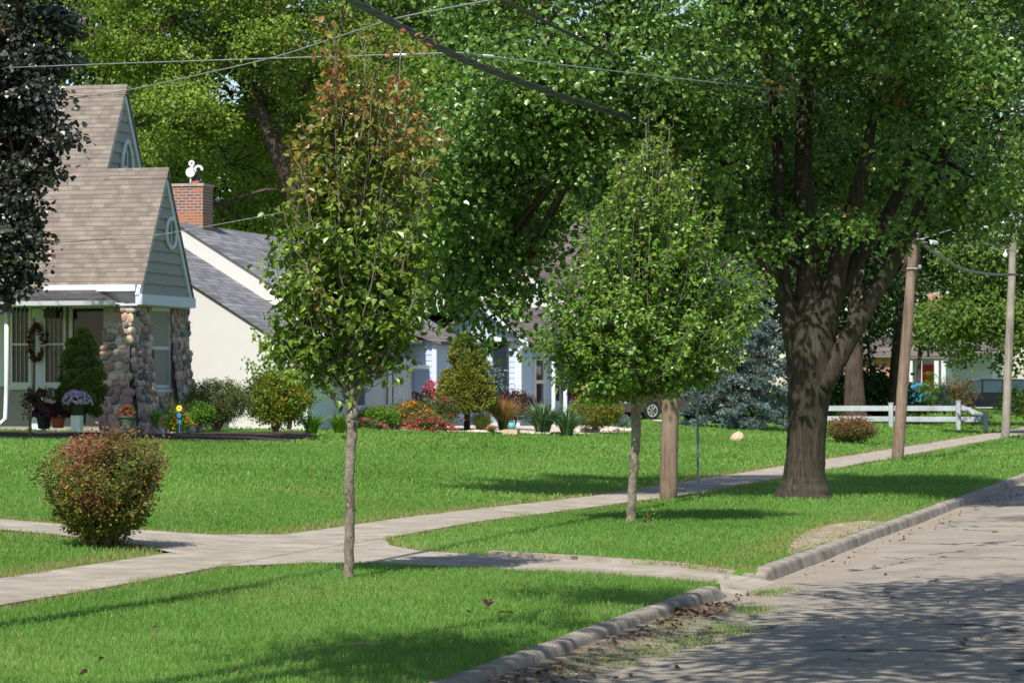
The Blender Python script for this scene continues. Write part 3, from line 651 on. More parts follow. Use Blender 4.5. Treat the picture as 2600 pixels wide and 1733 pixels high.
# driveway apron between the sidewalk and the road, and the narrow path towards the house
near_e = [(-4.66, 24.6), (-5.2, 24.85), (-6.0, 25.15), (-7.0, 25.4), (-8.0, 25.6), (-8.6, 25.45), (-9.25, 24.6)]
far_e = [(-4.66, 26.35), (-5.4, 26.7), (-6.4, 27.0), (-7.4, 27.3), (-8.2, 27.6), (-8.75, 28.4), (-9.25, 29.8)]
def strip(name, A, B, m, zl):
    mb = MB(); V = []
    for (a, b_) in zip(A, B):
        for q in (0, 1):
            x, y = (a, b_)[q]; V.append((x, y, zl(x)))
    k = len(A); mb.add(V, [(2 * i, 2 * i + 1, 2 * i + 3, 2 * i + 2) for i in range(k - 1)][::1]); return struct(mb.build(name, m))
def zap(x): return float(np.interp(x, [-9, -8.2, -6.5, -5.2, -4.66, -4.40, -4.0], [.016, .012, -.015, -.055, -.11, -.150, -.15]))
strip('driveway_apron', [(-4.40, 24.47)] + near_e, [(-4.40, 26.33)] + far_e, 'drive_concrete', zap)
mb = MB(); A_ = [(-4.40, 24.47)] + near_e[:5]
mb.add([(x, y, zap(x) - .001) for x, y in A_] + [(x, y, zap(x) - .25) for x, y in A_], [(i, i + 1, i + 7, i + 6) for i in range(5)])
V = [(x, y + q * .16 - .02, zap(x) - .05 + h_) for x, y in [(-4.62, 26.38)] + far_e[1:4] for q, h_ in ((0, 0), (0, .085), (1, .085), (1, 0))]
i = np.arange(3)[:, None] * 4; mb.add(V, np.vstack([i + np.array([0, 1, 5, 4]), i + np.array([1, 2, 6, 5]), i + np.array([2, 3, 7, 6])])); mb.add(V[:4], [(0, 1, 2, 3)])
struct(mb.build('apron_edging', 'walk_concrete'))
pn = [(-9.3, 25.6), (-10.3, 26.35), (-11.0, 27.2), (-12.2, 27.75), (-14, 28.1), (-17, 28.5), (-20, 28.8)]
pf = [(-9.3, 31.2), (-10.35, 30.0), (-11.0, 29.25), (-12.2, 29.2), (-14, 29.4), (-17, 29.8), (-20, 30.1)]
strip('front_path', pn, pf, 'drive_concrete', lambda x: float(gz(x)) + .012)
# crumbled pavers showing through the grass by the kerb
m, n, l, b = mat('worn_pavers'); v = coords(n, l)
k = n.new('ShaderNodeTexBrick'); k.inputs['Scale'].default_value = 1; k.inputs['Brick Width'].default_value = .24; k.inputs['Row Height'].default_value = .52
k.inputs['Color1'].default_value = (.34, .275, .19, 1); k.inputs['Color2'].default_value = (.42, .345, .25, 1); k.inputs['Mortar'].default_value = (.26, .20, .14, 1); k.inputs['Mortar Size'].default_value = .012
wv = n.new('ShaderNodeVectorMath'); wv.operation = 'MULTIPLY_ADD'; nn = n.new('ShaderNodeTexNoise'); nn.inputs['Scale'].default_value = 3; l.new(v, nn.inputs['Vector'])
l.new(nn.outputs['Color'], wv.inputs[0]); wv.inputs[1].default_value = (.18, .18, 0); l.new(v, wv.inputs[2]); l.new(wv.outputs[0], k.inputs['Vector'])
c = mixc(n, l, ramp(n, l, noise(n, l, v, 5, 6), [(.40, (0, 0, 0)), (.56, (1, 1, 1))]), k.outputs[0], (.23, .175, .12))
l.new(c, b.inputs['Base Color']); b.inputs['Roughness'].default_value = .95; bump(n, l, k.outputs['Fac'], b, -.6, .02); M['pavers'] = m
PATCH = np.array([(-4.66, 28.6), (-4.66, 36.0), (-4.9, 36.2), (-5.15, 35.3), (-5.22, 33.6), (-5.08, 31.6), (-4.86, 29.8)])
mb = MB(); mb.poly([(x, y, float(gz(x)) + .004) for x, y in PATCH]); o = struct(mb.build('paver_patch', 'pavers'))

# kerb: rounded top, gutter face; broken by the apron
def kerb(name, y0, y1, drop0=False, drop1=False):
    prof = [(-4.66, -.30), (-4.66, -.055), (-4.65, -.040), (-4.58, -.038), (-4.535, -.042), (-4.515, -.056), (-4.508, -.08), (-4.50, -.12), (-4.485, -.165), (-4.47, -.30)]
    ys = np.arange(y0, y1, .12 if y1 < 40 else .3); V = []; k = len(prof)
    for y in ys:
        f = 1.0
        if drop1: f = min(1, (ys[-1] - y) / .45 + .25)
        if drop0: f = min(1, (y - ys[0]) / .25 + .55)
        for x, z in prof:
            j = .0012 * math.sin(y * 2.3 + x * 10)
            V.append((x + j * .7, y, z if z < -.2 else (-.17 + (z + .17) * f + j * .6)))
    V = np.array(V); V[:, :] += rng.normal(size=V.shape) * .0018; ch_ = rng.random(len(ys)) < .10; Vr = V.reshape(len(ys), k, 3); Vr[ch_, 3:6, 2] -= rng.uniform(.004, .016, (ch_.sum(), 1)); Vr[ch_, 4:7, 0] -= .008
    i, j = np.meshgrid(np.arange(len(ys) - 1), np.arange(k - 1), indexing='ij')
    mb = MB(); mb.add(V, np.stack([i * k + j, i * k + j + 1, (i + 1) * k + j + 1, (i + 1) * k + j], -1).reshape(-1, 4))
    mb.add(V[:k], [tuple(range(k))]); mb.add(V[-k:], [tuple(range(k))[::-1]])
    return struct(mb.build(name, 'curb_concrete', smooth=True))
kerb('kerb', 4, 24.45, drop1=True); kerb('kerb', 26.35, 220, drop0=True)

# garden bed sheets
def bed(name, pts, m, dz=.006):
    mb = MB(); P = np.array(pts); c = P.mean(0); k = len(P); V = [(c[0], c[1], float(gz(c[0])) + dz)]
    for r_ in (.5, 1.0):
        for p in P: q = c + (p - c) * r_; V.append((q[0], q[1], float(gz(q[0])) + dz))
    Fa = [(0, 1 + i, 1 + (i + 1) % k) for i in range(k)]
    Fq = [(1 + i, 1 + k + i, 1 + k + (i + 1) % k, 1 + (i + 1) % k) for i in range(k)]
    mb.add(V, [np.array(Fa), np.array(Fq)]); return struct(mb.build(name, m))
def P2(px, D): return tuple(at(px, D)[:2])
BED1 = [P2(-60, 55.8), P2(100, 55.4), P2(260, 55.6), P2(400, 56.2), P2(560, 57), P2(730, 59), P2(790, 61), P2(800, 65), P2(740, 66), P2(600, 64), P2(360, 62), P2(-60, 61)]
BED2 = [P2(900, 70), P2(1060, 70), P2(1200, 71.5), P2(1340, 73), P2(1500, 75.5), P2(1620, 80), P2(1560, 84), P2(1400, 84), P2(1100, 82), P2(900, 78)]
bed('mulch_bed', BED1, 'mulch'); bed('gravel_bed', BED2, 'gravel')

def inpoly(X, Y, P):
    P = np.asarray(P); c = np.zeros(X.shape, bool); j = len(P) - 1
    for i in range(len(P)):
        xi, yi = P[i]; xj, yj = P[j]
        c ^= ((yi > Y) != (yj > Y)) & (X < (xj - xi) * (Y - yi) / (yj - yi + 1e-12) + xi); j = i
    return c
APRON = near_e + far_e[::-1]; PATHP = pn + pf[::-1]
def lawn_mask(X, Y):
    j = .04 * np.sin(Y * 3.1 + X) + .03 * np.sin(Y * 9 + 1.3) + rng.normal(size=X.shape) * .015
    ok = (X < -4.64 + j * .4) & (np.abs(X - walk_c(Y)) > WALK_W - .01 + j)
    for P in (APRON, PATHP): ok &= ~inpoly(X + j, Y + j, P)
    for P in (PATCH,): ok &= ~(inpoly(X + rng.normal(size=X.shape) * .07, Y + j * 4 + rng.normal(size=X.shape) * .25, P) & (rng.random(X.shape) < .95))
    for P in (BED1, BED2): ok &= ~inpoly(X, Y, P)
    return ok
def edge_dist(X, Y):
    d_ = np.abs(np.abs(X - walk_c(Y)) - WALK_W)
    e = np.array(PATHP[:7]); 
    for P in (PATHP, APRON):
        P = np.array(P)
        for k in range(len(P) - 1):
            a, c = P[k], P[k + 1]; t = np.clip(((X - a[0]) * (c[0] - a[0]) + (Y - a[1]) * (c[1] - a[1])) / ((c - a) ** 2).sum(), 0, 1)
            d_ = np.minimum(d_, np.hypot(X - a[0] - t * (c[0] - a[0]), Y - a[1] - t * (c[1] - a[1])))
    return d_
def grass(D0, D1, dens, h, wd, px0=-350, px1=2950):
    w0 = (px1 - px0) / F; area = w0 * (D1 ** 2 - D0 ** 2) / 2; n = int(area * dens)
    D = np.sqrt(rng.uniform(D0 ** 2, D1 ** 2, n)); px = rng.uniform(px0, px1, n); u = (px - 1300) / F * D
    X = u * CT - D * ST; Y = u * ST + D * CT; k = lawn_mask(X, Y); X, Y = X[k], Y[k]; n = len(X)
    P = np.stack([X, Y, gz(X) - .005], 1)
    tuf = np.sin(X * 3.1 + 1.7 * np.sin(Y * 1.3)) * np.sin(Y * 2.3 + 1.3 * np.sin(X * 2.1))
    big = np.sin(X * .55 + .7 * np.sin(Y * .35)) * np.sin(Y * .42 + 2)
    hh = h * rng.uniform(.55, 1.2, n) * (1 + .22 * tuf)
    e = edge_dist(X, Y); dry = np.clip(1.2 - e / np.where(X < walk_c(Y), .50, .22), 0, 1) * rng.random(n) ** .6
    dry = np.maximum(dry, (rng.random(n) < .06) * rng.random(n))
    # thin, drier turf beside the worn pavers
    dp = np.hypot((X + 4.95) / .4, (Y - 33.0) / 5.0); dry = np.maximum(dry, np.clip(1.6 - dp, 0, .95) * rng.random(n))
    pt = np.sin(X * .9 + 2.1 * np.sin(Y * .31 + 1)) * np.sin(Y * .57 + 1.7 * np.sin(X * .6)); dry = np.maximum(dry, np.clip(pt - .35, 0, 1) * .5 * rng.random(n))
    rn = np.clip(rng.normal(.5, .14, n) + .12 * tuf + .20 * big + .10 * np.sin(X * 1.3 + Y * .23), 0, 1)
    add_blades(mbG, P, hh, wd * rng.uniform(.7, 1.3, n), rng.random(n) ** .8 * .95, rnd=rn, tint=dry)
    return n
mbG = MB()
tot = grass(13.5, 20, 3400, .046, .0036) + grass(20, 27, 2200, .048, .0046) + grass(27, 40, 1100, .052, .007) + grass(40, 58, 330, .062, .013) + grass(58, 90, 90, .068, .026) + grass(90, 170, 14, .075, .06)
print('blades', tot)
tag(mbG.build('grass', 'grass'), 'short bright green mown grass covering the lawns', 'grass', kind='stuff')
# ------------------------------------------------------------------ helpers for facades
def onY(px, y0):
    a = (px - 1300) / F; D = y0 / (a * ST + CT); return a * D * CT - D * ST, D
def onX(px, x0):
    a = (px - 1300) / F; D = x0 / (a * CT - ST); return a * D * ST + D * CT, D
def part(mb, name, m, parent, label=None, smooth=False):
    o = mb.build(name, m, parent, smooth=smooth)
    if label: o['label'] = label
    return o
def laps(mb, a, b_, z0, z1, pitch, nrmv, outd=.022, clip=None):
    """lap siding on the vertical wall from a to b_ (xy); clip(z) -> (t0,t1) range along the wall."""
    a = np.array(a, float); b_ = np.array(b_, float); n_ = np.array([*nrmv, 0.]); z = z0; k = 0
    while z < z1 - 1e-3:
        zt = min(z + pitch, z1)
        def e(zz): return (0., 1.) if clip is None else clip(zz)
        (s0, s1), (r0, r1) = e(z), e(zt - 1e-3)
        if s1 - s0 < .01 and r1 - r0 < .01: break
        def p(t, zz, o): q = a + (b_ - a) * t; return np.array([q[0], q[1], zz]) + n_ * o
        w0 = outd; w1 = .002
        mb.add([p(s0, z, w0), p(s1, z, w0), p(r1, zt, w1), p(r0, zt, w1), p(s0, z, -.03), p(s1, z, -.03)], [(0, 1, 2, 3), (4, 5, 1, 0)], .5); z = zt
def win(parent, face, c, w_, h_, z, m='white', glass='glass', bars=0, mid=True, proud=.035, fr=.06, curtain=False, name='window', sill=True):
    """window on a wall: face '-Y' (c = x centre, at y) or '+X'."""
    x, y = c; mb = MB(); g = MB()
    def bx(mb_, u0, u1, z0, z1, d0, d1):
        if face == '-Y': mb_.box((x + u0, y - d1, z0), (x + u1, y - d0, z1))
        else: mb_.box((x + d0, y + u0, z0), (x + d1, y + u1, z1))
    hw = w_ / 2
    bx(mb, -hw, -hw + fr, z, z + h_, 0, proud); bx(mb, hw - fr, hw, z, z + h_, 0, proud)
    bx(mb, -hw + fr, hw - fr, z + h_ - fr, z + h_, 0, proud - .002); bx(mb, -hw + fr, hw - fr, z, z + fr, 0, proud - .002)
    if mid: bx(mb, -hw + fr, hw - fr, z + h_ * .5 - fr * .35, z + h_ * .5 + fr * .35, 0, proud - .004)
    for i in range(bars): u = -hw + fr + (w_ - 2 * fr) * (i + 1) / (bars + 1); bx(mb, u - .005, u + .005, z + fr, z + h_ - fr, .012, proud - .012)
    if sill: bx(mb, -hw - .04, hw + .04, z - .05, z - .001, 0, proud + .04)
    f = part(mb, name, m, parent); bx(g, -hw + fr * .9, hw - fr * .9, z + fr * .9, z + h_ - fr * .9, 0, .010); part(g, 'pane', glass, f); return f
def slab(mb, pts, t):           # roof plane polygon with thickness t downwards
    mb.prism([(p[0], p[1], p[2] - t) for p in pts], (0, 0, t))

# ------------------------------------------------------------------ HOUSE WITH THE FIELD STONE BAY
XG, ZB = -22.7, .62
SL = 1.742; YN, YR = 56.10, 57.65; ZE, ZR = 3.55, 3.55 + SL * 1.55
h = thing('cottage', (-26, 59, ZB), 'tan shingled cottage with two steep gables and a field stone bay', 'house')
mb = MB()
def rz(y): return ZE + SL * (y - YN)
X2, YR2 = -24.1, 58.75; ZR2 = rz(YR2)
# near slope: one plane, its right edge steps back from the lower gable to the upper
slab(mb, [(XG - .0, YN + .12, rz(YN + .12)), (XG, YR, ZR), (X2, YR, ZR), (X2, YR2, ZR2), (-36, YR2, ZR2), (-36, YN + .12, rz(YN + .12))], .07)
slab(mb, [(XG, YR + .002, ZR), (XG, 59.22, ZE), (X2 - 1.5, 59.22, ZE), (X2 - 1.5, YR + .002, ZR)], .07)
slab(mb, [(X2, YR2 + .002, ZR2), (X2, 61.6, ZR2 - SL * 2.85), (-36, 61.6, ZR2 - SL * 2.85), (-36, YR2 + .002, ZR2)], .07)
roof = part(mb, 'roof', 'roof1', h)
mb = MB()      # ridge caps
mb.prism([(XG + .02, YR - .13, ZR - .20), (XG + .02, YR, ZR + .035), (XG + .02, YR + .13, ZR - .20)], (-1.45, 0, 0))
mb.prism([(X2 + .02, YR2 - .13, ZR2 - .20), (X2 + .02, YR2, ZR2 + .035), (X2 + .02, YR2 + .13, ZR2 - .20)], (-11, 0, 0))
part(mb, 'ridge_cap', 'roof1', roof)
def gable(xg, yc, zr, zb, hw, name):
    mb = MB(); sl = (zr - zb) / hw
    laps(mb, (xg - .10, yc - hw), (xg - .10, yc + hw), zb, zr - .1, .235, (1, 0), .04,
         clip=lambda z: ((lambda q: (.5 - q, .5 + q))(max(0, (zr - .05 - z) / sl) / (2 * hw))))
    mb.poly([(xg - .13, yc - hw, zb), (xg - .13, yc + hw, zb), (xg - .13, yc, zr - .05)])
    part(mb, name, 'siding_g', h)
    mb = MB(); k = .15
    for sg in (-1, 1):
        a = (xg - .12, yc + sg * hw, zb - .02); b_ = (xg - .12, yc, zr + .0)
        n_ = np.array([0, sg * sl, 1.]); n_ = n_ / np.linalg.norm(n_) * k
        P = [a, b_, (b_[0], b_[1], b_[2] - k * math.sqrt(1 + sl * sl)), (a[0], a[1] - n_[1] * 1.15, a[2])]
        mb.prism(P if sg > 0 else P[::-1], (.085, 0, 0))
    part(mb, 'rake_board', 'trimb', h)
gable(XG, YR, ZR, ZE, 1.55, 'gable_siding'); gable(X2, YR2, ZR2, ZR - .03, (ZR2 - (ZR - .03)) / SL, 'gable_siding')
mb = MB(); mb.box((XG - .12, YN + .02, ZE - .22), (XG + .03, 59.22, ZE - .002)); part(mb, 'skirt_board', 'trimb', h)
mb = MB(); mb.box((XG - .9, YN + .15, ZE - .24), (XG - .13, 59.2, ZE - .20)); part(mb, 'soffit', 'trimb', h)
def ring_window(xp, yc, zc, rr, arch):
    k = 28; mb = MB(); pts = []
    for i in range(k + 1):
        t = i / k * 2 * math.pi; y_, z_ = math.cos(t) * rr, math.sin(t) * rr
        if arch and z_ > 0: z_ *= 1.5 + .45 * (1 - abs(y_) / rr); 
        if not arch: z_ *= 1.12
        pts.append((xp + .02, yc + y_, zc + z_))
    mb.tube(pts, .045, 8, cap=False); f = part(mb, 'window', 'white', h, smooth=True)
    g = MB(); g.poly([(xp + .012, p[1], p[2]) for p in pts[:-1]]); part(g, 'pane', 'glass_b', f)
    mb = MB(); mb.box((xp + .014, yc - .015, zc - rr), (xp + .03, yc + .015, zc + rr * 1.1)); mb.box((xp + .014, yc - rr, zc - .015), (xp + .028, yc - .016, zc + .015)); part(mb, 'muntin', 'white', f)
yo, Do = onX(433, XG - .06); ring_window(XG - .07, yo, zat(592, Do), .285, False)
yo, Do = onX(321, X2 - .06); ring_window(X2 - .07, yo, zat(425, Do), .30, True)
# main eave gutter + frieze
mb = MB(); mb.box((-24.9, YN + .02, rz(YN + .12) - .15), (XG - .13, YN + .13, rz(YN + .12) - .01)); part(mb, 'gutter', 'white', h)
mb = MB(); mb.box((-24.3, YN + .36, 3.30), (XG - .14, YN + .44, 3.78)); part(mb, 'frieze', 'white', h)
# walls
YW = 57.6; YF = 56.5; XF = -23.40
mb = MB(); mb.box((-36, YW + .03, .3), (XF - .002, 59.45, 3.7)); mb.box((XF, YF + .03, .3), (-23.05, 59.43, 3.72)); mb.box((-36, 59.4, .3), (-24.4, 61.2, 3.9)); part(mb, 'wall', 'siding', h)
mb = MB(); laps(mb, (-36, YW), (XF, YW), ZB - .05, 3.4, .115, (0, -1), .014); laps(mb, (XF, YF), (-23.02, YF), ZB - .05, 3.3, .115, (0, -1), .014); part(mb, 'lap_siding', 'siding', h)
# porch roof
YG = 55.72; XE = -23.15; ZG = 3.42
mb = MB(); slab(mb, [(-36, YG, ZG), (XE, YG, ZG), (-24.15, 56.42, 3.80), (-36, 56.42, 3.80)], .05); part(mb, 'porch_roof', 'roof_d', h)
mb = MB(); mb.prism([(-36, YG - .13, ZG - .02), (-36, YG - .11, ZG - .11), (-36, YG - .05, ZG - .14), (-36, YG + .01, ZG - .11), (-36, YG + .01, ZG - .02)][::-1], (XE + .05 + 36, 0, 0)); part(mb, 'porch_gutter', 'white', h)
mb = MB(); mb.add([(-36, YG + .02, ZG - .08), (XE - .02, YG + .02, ZG - .08), (XF, 56.48, ZG - .08), (XF, YW, ZG - .08), (-36, YW, ZG - .08)], [(0, 1, 2, 3, 4)]); part(mb, 'porch_ceiling', 'white', h)
mb = MB(); mb.add([(-24.15, 56.42, 3.80), (XE - .01, YG + .01, ZG), (XE - .01, YG + .01, ZG - .08), (XE - .1, 56.42, ZG - .08)], [(0, 1, 2, 3)]); part(mb, 'porch_cheek', 'white', h)
# windows and door along the porch
def wy(px): return onY(px, YW)[0]
def zz_(py, px=150): return zat(py, onY(px, YW)[1])
win(h, '-Y', ((wy(178) + wy(282)) / 2, YW - .02), wy(282) - wy(178), 1.45, zz_(945), fr=.085, mid=False, proud=.05)
win(h, '-Y', ((wy(112) + wy(170)) / 2, YW - .02), wy(170) - wy(112), zz_(770) - zz_(977), zz_(977), fr=.06, bars=3, proud=.05)
win(h, '-Y', ((wy(28) + wy(82)) / 2, YW - .02), wy(82) - wy(28), zz_(770) - zz_(977), zz_(977), fr=.06, bars=3, proud=.05)
win(h, '-Y', ((wy(-120) + wy(-60)) / 2, YW - .02), .5, zz_(770) - zz_(977), zz_(977), fr=.06, bars=3, proud=.05)
mb = MB(); mb.box((wy(83), YW - .06, .7), (wy(111), YW - .015, 3.3)); dr = part(mb, 'door', 'trimb', h)
mb = MB(); mb.box((wy(86), YW - .075, 1.2), (wy(92), YW - .061, 3.1)); part(mb, 'pane', 'glass', dr)
mb = MB(); mb.box((wy(-10), YW - .05, 1.63), (wy(22), YW - .015, 3.3)); mb.box((wy(22), YW - .07, 1.56), (wy(84), YW - .016, 1.64)); mb.box((wy(112), YW - .07, 1.56), (wy(172), YW - .016, 1.64)); part(mb, 'window_trim', 'trimb', h)
# lantern and brackets under the porch
lt = MB(); x0 = wy(155); lt.box((x0 - .14, 57.0, 3.08), (x0 + .14, 57.2, 3.24)); lt.box((x0 - .17, 56.97, 3.241), (x0 + .17, 57.23, 3.27)); o = part(lt, 'porch_lantern', 'darkmetal', h)
# downspout
mb = MB(); xd = onY(14, 55.9)[0]; zb_ = .75
mb.tube([(xd, 55.95, 3.35), (xd, 55.95, 1.6), (xd, 55.95, 1.55), (xd, 55.9, .95), (xd - .06, 55.6, .78), (xd - .16, 55.2, .72)], .05, 8); part(mb, 'downspout', 'white', h, smooth=True)
# stone bay
def stone_face(mb, a, b_, z0, z1, nv, flare, sz=.17, clipx=None, lim=None):
    a = np.array(a, float); b_ = np.array(b_, float); L = np.linalg.norm(b_ - a); dv = (b_ - a) / L
    z = z0; row = 0
    while z < z1:
        hh = sz * rng.uniform(.6, 1.2); u = -sz * .5 * rng.random()
        while u < L + .05:
            ww = sz * rng.uniform(.6, 1.8); uc = u + ww / 2; zj = rng.normal() * hh * .16; hs = rng.uniform(.85, 1.25)
            if uc < L + .05 and not (lim and lim(uc, z)):
                t = (z - z0) / (z1 - z0); o_ = flare * (1 - t) ** 1.8
                c = np.array([*(a + dv * uc), z + hh / 2 + zj]) + np.array([*nv, 0]) * (o_ + rng.uniform(-.01, .02))
                q = np.random.default_rng(int(rng.integers(1e9))); V = ICO_V * (1 + .10 * np.sin(ICO_V @ (q.normal(size=3) * 2.4) + q.random() * 6))[:, None]
                V = np.sign(V) * np.abs(V) ** q.uniform(.7, 1.0)
                ex = np.array([*dv, 0]) * ww * .54; ez = np.array([0, 0, hh * .54 * hs]); en = np.array([*nv, 0]) * rng.uniform(.032, .055)
                rot = rng.normal() * .35; ex2 = ex * math.cos(rot) + ez * math.sin(rot) * .5
                mb.add(c + V[:, :1] * ex2 + V[:, 1:2] * en + V[:, 2:] * ez, ICO_F, float(np.clip(rng.beta(1.3, 1.3), 0, 1)))
            u += ww
        z += hh; row += 1
    zs_ = np.linspace(z0 - .2, z1, 12); V = []
    for zq in zs_:
        o_ = flare * (1 - np.clip((zq - z0) / (z1 - z0), 0, 1)) ** 1.8 + .012
        for t_ in (-.02, L + .02): V.append([*(a + dv * t_ + np.array(nv) * o_), zq])
    i = np.arange(11)[:, None] * 2; mm.add(V, i + np.array([0, 1, 3, 2]))
XS = -23.02
mb = MB(); mm = MB()
# near pier
y_a, y_b = 56.30, 57.40
stone_face(mb, (-23.58, y_a), (XS, y_a), ZB - .1, 3.3, (0, -1), .16, lim=lambda u, z: z > 2.75 and u < .25)
stone_face(mb, (XS, y_a), (XS, y_b), ZB - .1, 3.3, (1, 0), .30)
mm.prism([(-23.56, y_a + .02, ZB - .3), (XS - .02, y_a + .02, ZB - .3), (XS - .02, y_b, ZB - .3), (-23.56, y_b, ZB - .3)], (0, 0, 3.32 - ZB + .3))
mm.add([(-23.66, y_a - .10, ZB - .3), (XS + .24, y_a - .10, ZB - .3), (XS + .24, 59.9, ZB - .3), (-23.66, 59.9, ZB - .3), (-23.56, y_a + .02, 1.6), (XS, y_a + .02, 1.6), (XS, 59.6, 1.6), (-23.56, 59.6, 1.6)],
       [(0, 1, 5, 4), (1, 2, 6, 5), (2, 3, 7, 6), (4, 5, 6, 7)])
y_c, y_d = onX(436, XS)[0], 59.62
stone_face(mb, (XS, y_c), (XS, y_d), ZB - .1, 3.3, (1, 0), .30); stone_face(mb, (XS, y_d), (XS - .7, y_d), ZB - .1, 3.3, (0, 1), .25)
mm.prism([(-23.6, y_c, ZB - .3), (XS - .02, y_c, ZB - .3), (XS - .02, y_d, ZB - .3), (-23.6, y_d, ZB - .3)], (0, 0, 3.32 - ZB + .3))
stone_face(mb, (XS + .02, y_b), (XS + .02, y_c), ZB - .1, 1.48, (1, 0), .26, .14)
sb = part(mm, 'stone_bay', 'mortar', h); part(mb, 'field_stones', 'stone', sb, smooth=True)
win(h, '+X', (XS - .10, (y_b + y_c) / 2), y_c - y_b, 3.34 - 1.56, 1.56, glass='glass_b', fr=.10, proud=.08)

# wreath hanging on the door
mb = MB(); c = np.array([wy(97), YW - .12, zz_(870)]); k = 260; th = rng.random(k) * 6.283
P = c + np.stack([np.cos(th) * .15, rng.normal(size=k) * .02, np.sin(th) * .36], 1) + rng.normal(size=(k, 3)) * .02
add_leaves(mb, P, rng.normal(size=(k, 3)) + np.array([0, -.5, 0]), .08, width=.7)
tag(mb.build('wreath', 'wreath', base=c), 'brown and red dried leaf wreath hanging on the porch door', 'wreath')

# ------------------------------------------------------------------ CREAM HOUSE
h = thing('cream_house', (-25, 68, .62), 'cream sided house with grey roof and brick chimney behind the stone bay', 'house')
def gz_r(x, zr, sl, xr=-26.2): return zr - sl * abs(x - xr)
mb = MB(); s2 = .615
def gwall(mb, x0, x1, y0, y1, zr, sl):
    P = [(x0, y0, .2), (x1, y0, .2), (x1, y0, gz_r(x1, zr, sl)), (-26.2, y0, zr), (x0, y0, gz_r(x0, zr, sl))]; mb.prism(P, (0, y1 - y0, 0))
gwall(mb, -30.6, -21.8, 64.0, 67.4, 5.08, s2); gwall(mb, -30.6, -22.0, 67.42, 77, 5.66, s2)
part(mb, 'wall', 'cream', h)
for (y0, zr, x1) in ((64.0, 5.06, -21.82), (67.42, 5.64, -22.0)):
    mb = MB(); laps(mb, (-30.6, y0), (x1, y0), .5, zr - .02, .2, (0, -1), .0022, clip=lambda z, zr=zr, x1=x1: (max(0, (-26.2 - (zr - z) / s2 + 30.6)) / (x1 + 30.6), min(1, ((-26.2 + (zr - z) / s2) + 30.6) / (x1 + 30.6))))
    part(mb, 'lap_siding', 'cream', h)
mb = MB(); laps(mb, (-21.8, 64.0), (-21.8, 72.65), .5, 2.35, .14, (1, 0), .014); part(mb, 'side_siding', 'bluesid2', h)
mb = MB(); mb.box((-21.83, 63.94, .4), (-21.70, 64.06, 2.4)); part(mb, 'corner_post', 'white', h); mb = MB(); mb.box((-21.79, 66.3, .4), (-21.62, 66.55, 2.3)); part(mb, 'corner_post', 'white', h)
mb = MB()
for (y0, y1, zr) in ((63.92, 67.42, 5.12), (67.34, 77, 5.70)):
    for sg in (1, -1):
        xe = -26.2 + sg * 4.75; slab(mb, [(-26.2 + sg * .001, y0, zr), (-26.2 + sg * .001, y1, zr), (xe, y1, zr - s2 * 4.75), (xe, y0, zr - s2 * 4.75)][::sg], .10)
rf = part(mb, 'roof', 'roof_c', h)
mb = MB(); mb.box((-21.43, 63.9, 2.08), (-21.33, 76.9, 2.18)); part(mb, 'gutter', 'white', h)
for yy_ in (68.2, 70.6): win(h, '+X', (-21.79, yy_), .8, 1.1, 1.1, glass='glass_b')
mb = MB(); mb.box((-26.85, 68.4, 4.9), (-26.0, 69.1, 6.66)); ch = part(mb, 'chimney', 'brick', h)
mb = MB(); mb.box((-26.88, 68.37, 6.662), (-25.97, 69.13, 6.73)); part(mb, 'cement_cap', 'concap', ch)
cx_ = onY(492, 68.7)[0]
mb = MB(); mb.lathe((cx_, 68.75, 6.73), [(.13, 0), (.14, .02), (.13, .10), (.10, .10)], 14); part(mb, 'flue', 'clay', ch, smooth=True)
mb = MB(); mb.lathe((cx_ + .02, 68.75, 6.83), [(.10, 0), (.10, .12), (.12, .13), (.12, .16), (.02, .2)], 12); part(mb, 'flue_cap', 'darkmetal', ch)
# white cut-out squirrel-like ornament on the flue
mb = MB(); Dq = onY(485, 68.55)[1]; sq = Dq / F
def disc(cxp, cyp, rp, hole=0, a0=0, a1=360, k=30):
    cx = onY(cxp, 68.55)[0]; cz = zat(cyp, Dq); rr = rp * sq
    th = np.linspace(R(a0), R(a1), k + 1)
    if hole == 0:
        mb.prism([(cx + math.cos(t) * rr, 68.53, cz + math.sin(t) * rr) for t in th[:-1]][::-1], (0, .035, 0))
    else:
        ri = hole * sq
        for i in range(k):
            t0, t1 = th[i], th[i + 1]
            mb.prism([(cx + math.cos(t0) * ri, 68.53, cz + math.sin(t0) * ri), (cx + math.cos(t0) * rr, 68.53, cz + math.sin(t0) * rr),
                      (cx + math.cos(t1) * rr, 68.53, cz + math.sin(t1) * rr), (cx + math.cos(t1) * ri, 68.53, cz + math.sin(t1) * ri)], (0, .035, 0))
disc(483, 437, 12.5); disc(486, 414.5, 8, 2.6); disc(503.5, 431, 12.5, 6.5, -10, 215)
mb.prism([(onY(482, 68.55)[0], 68.535, zat(426, Dq)), (onY(491, 68.55)[0], 68.535, zat(426, Dq)), (onY(490, 68.55)[0], 68.535, zat(419, Dq)), (onY(484, 68.55)[0], 68.535, zat(419, Dq))][::-1], (0, .02, 0))
mb.box((onY(479, 68.5)[0], 68.56, zat(463, Dq)), (onY(482, 68.5)[0], 68.58, zat(440, Dq)))
tag(mb.build('chimney_ornament', 'white', base=(cx_, 68.55, 6.8)), 'white round-bodied cut-out figure with curled tail on the brick chimney', 'ornament')

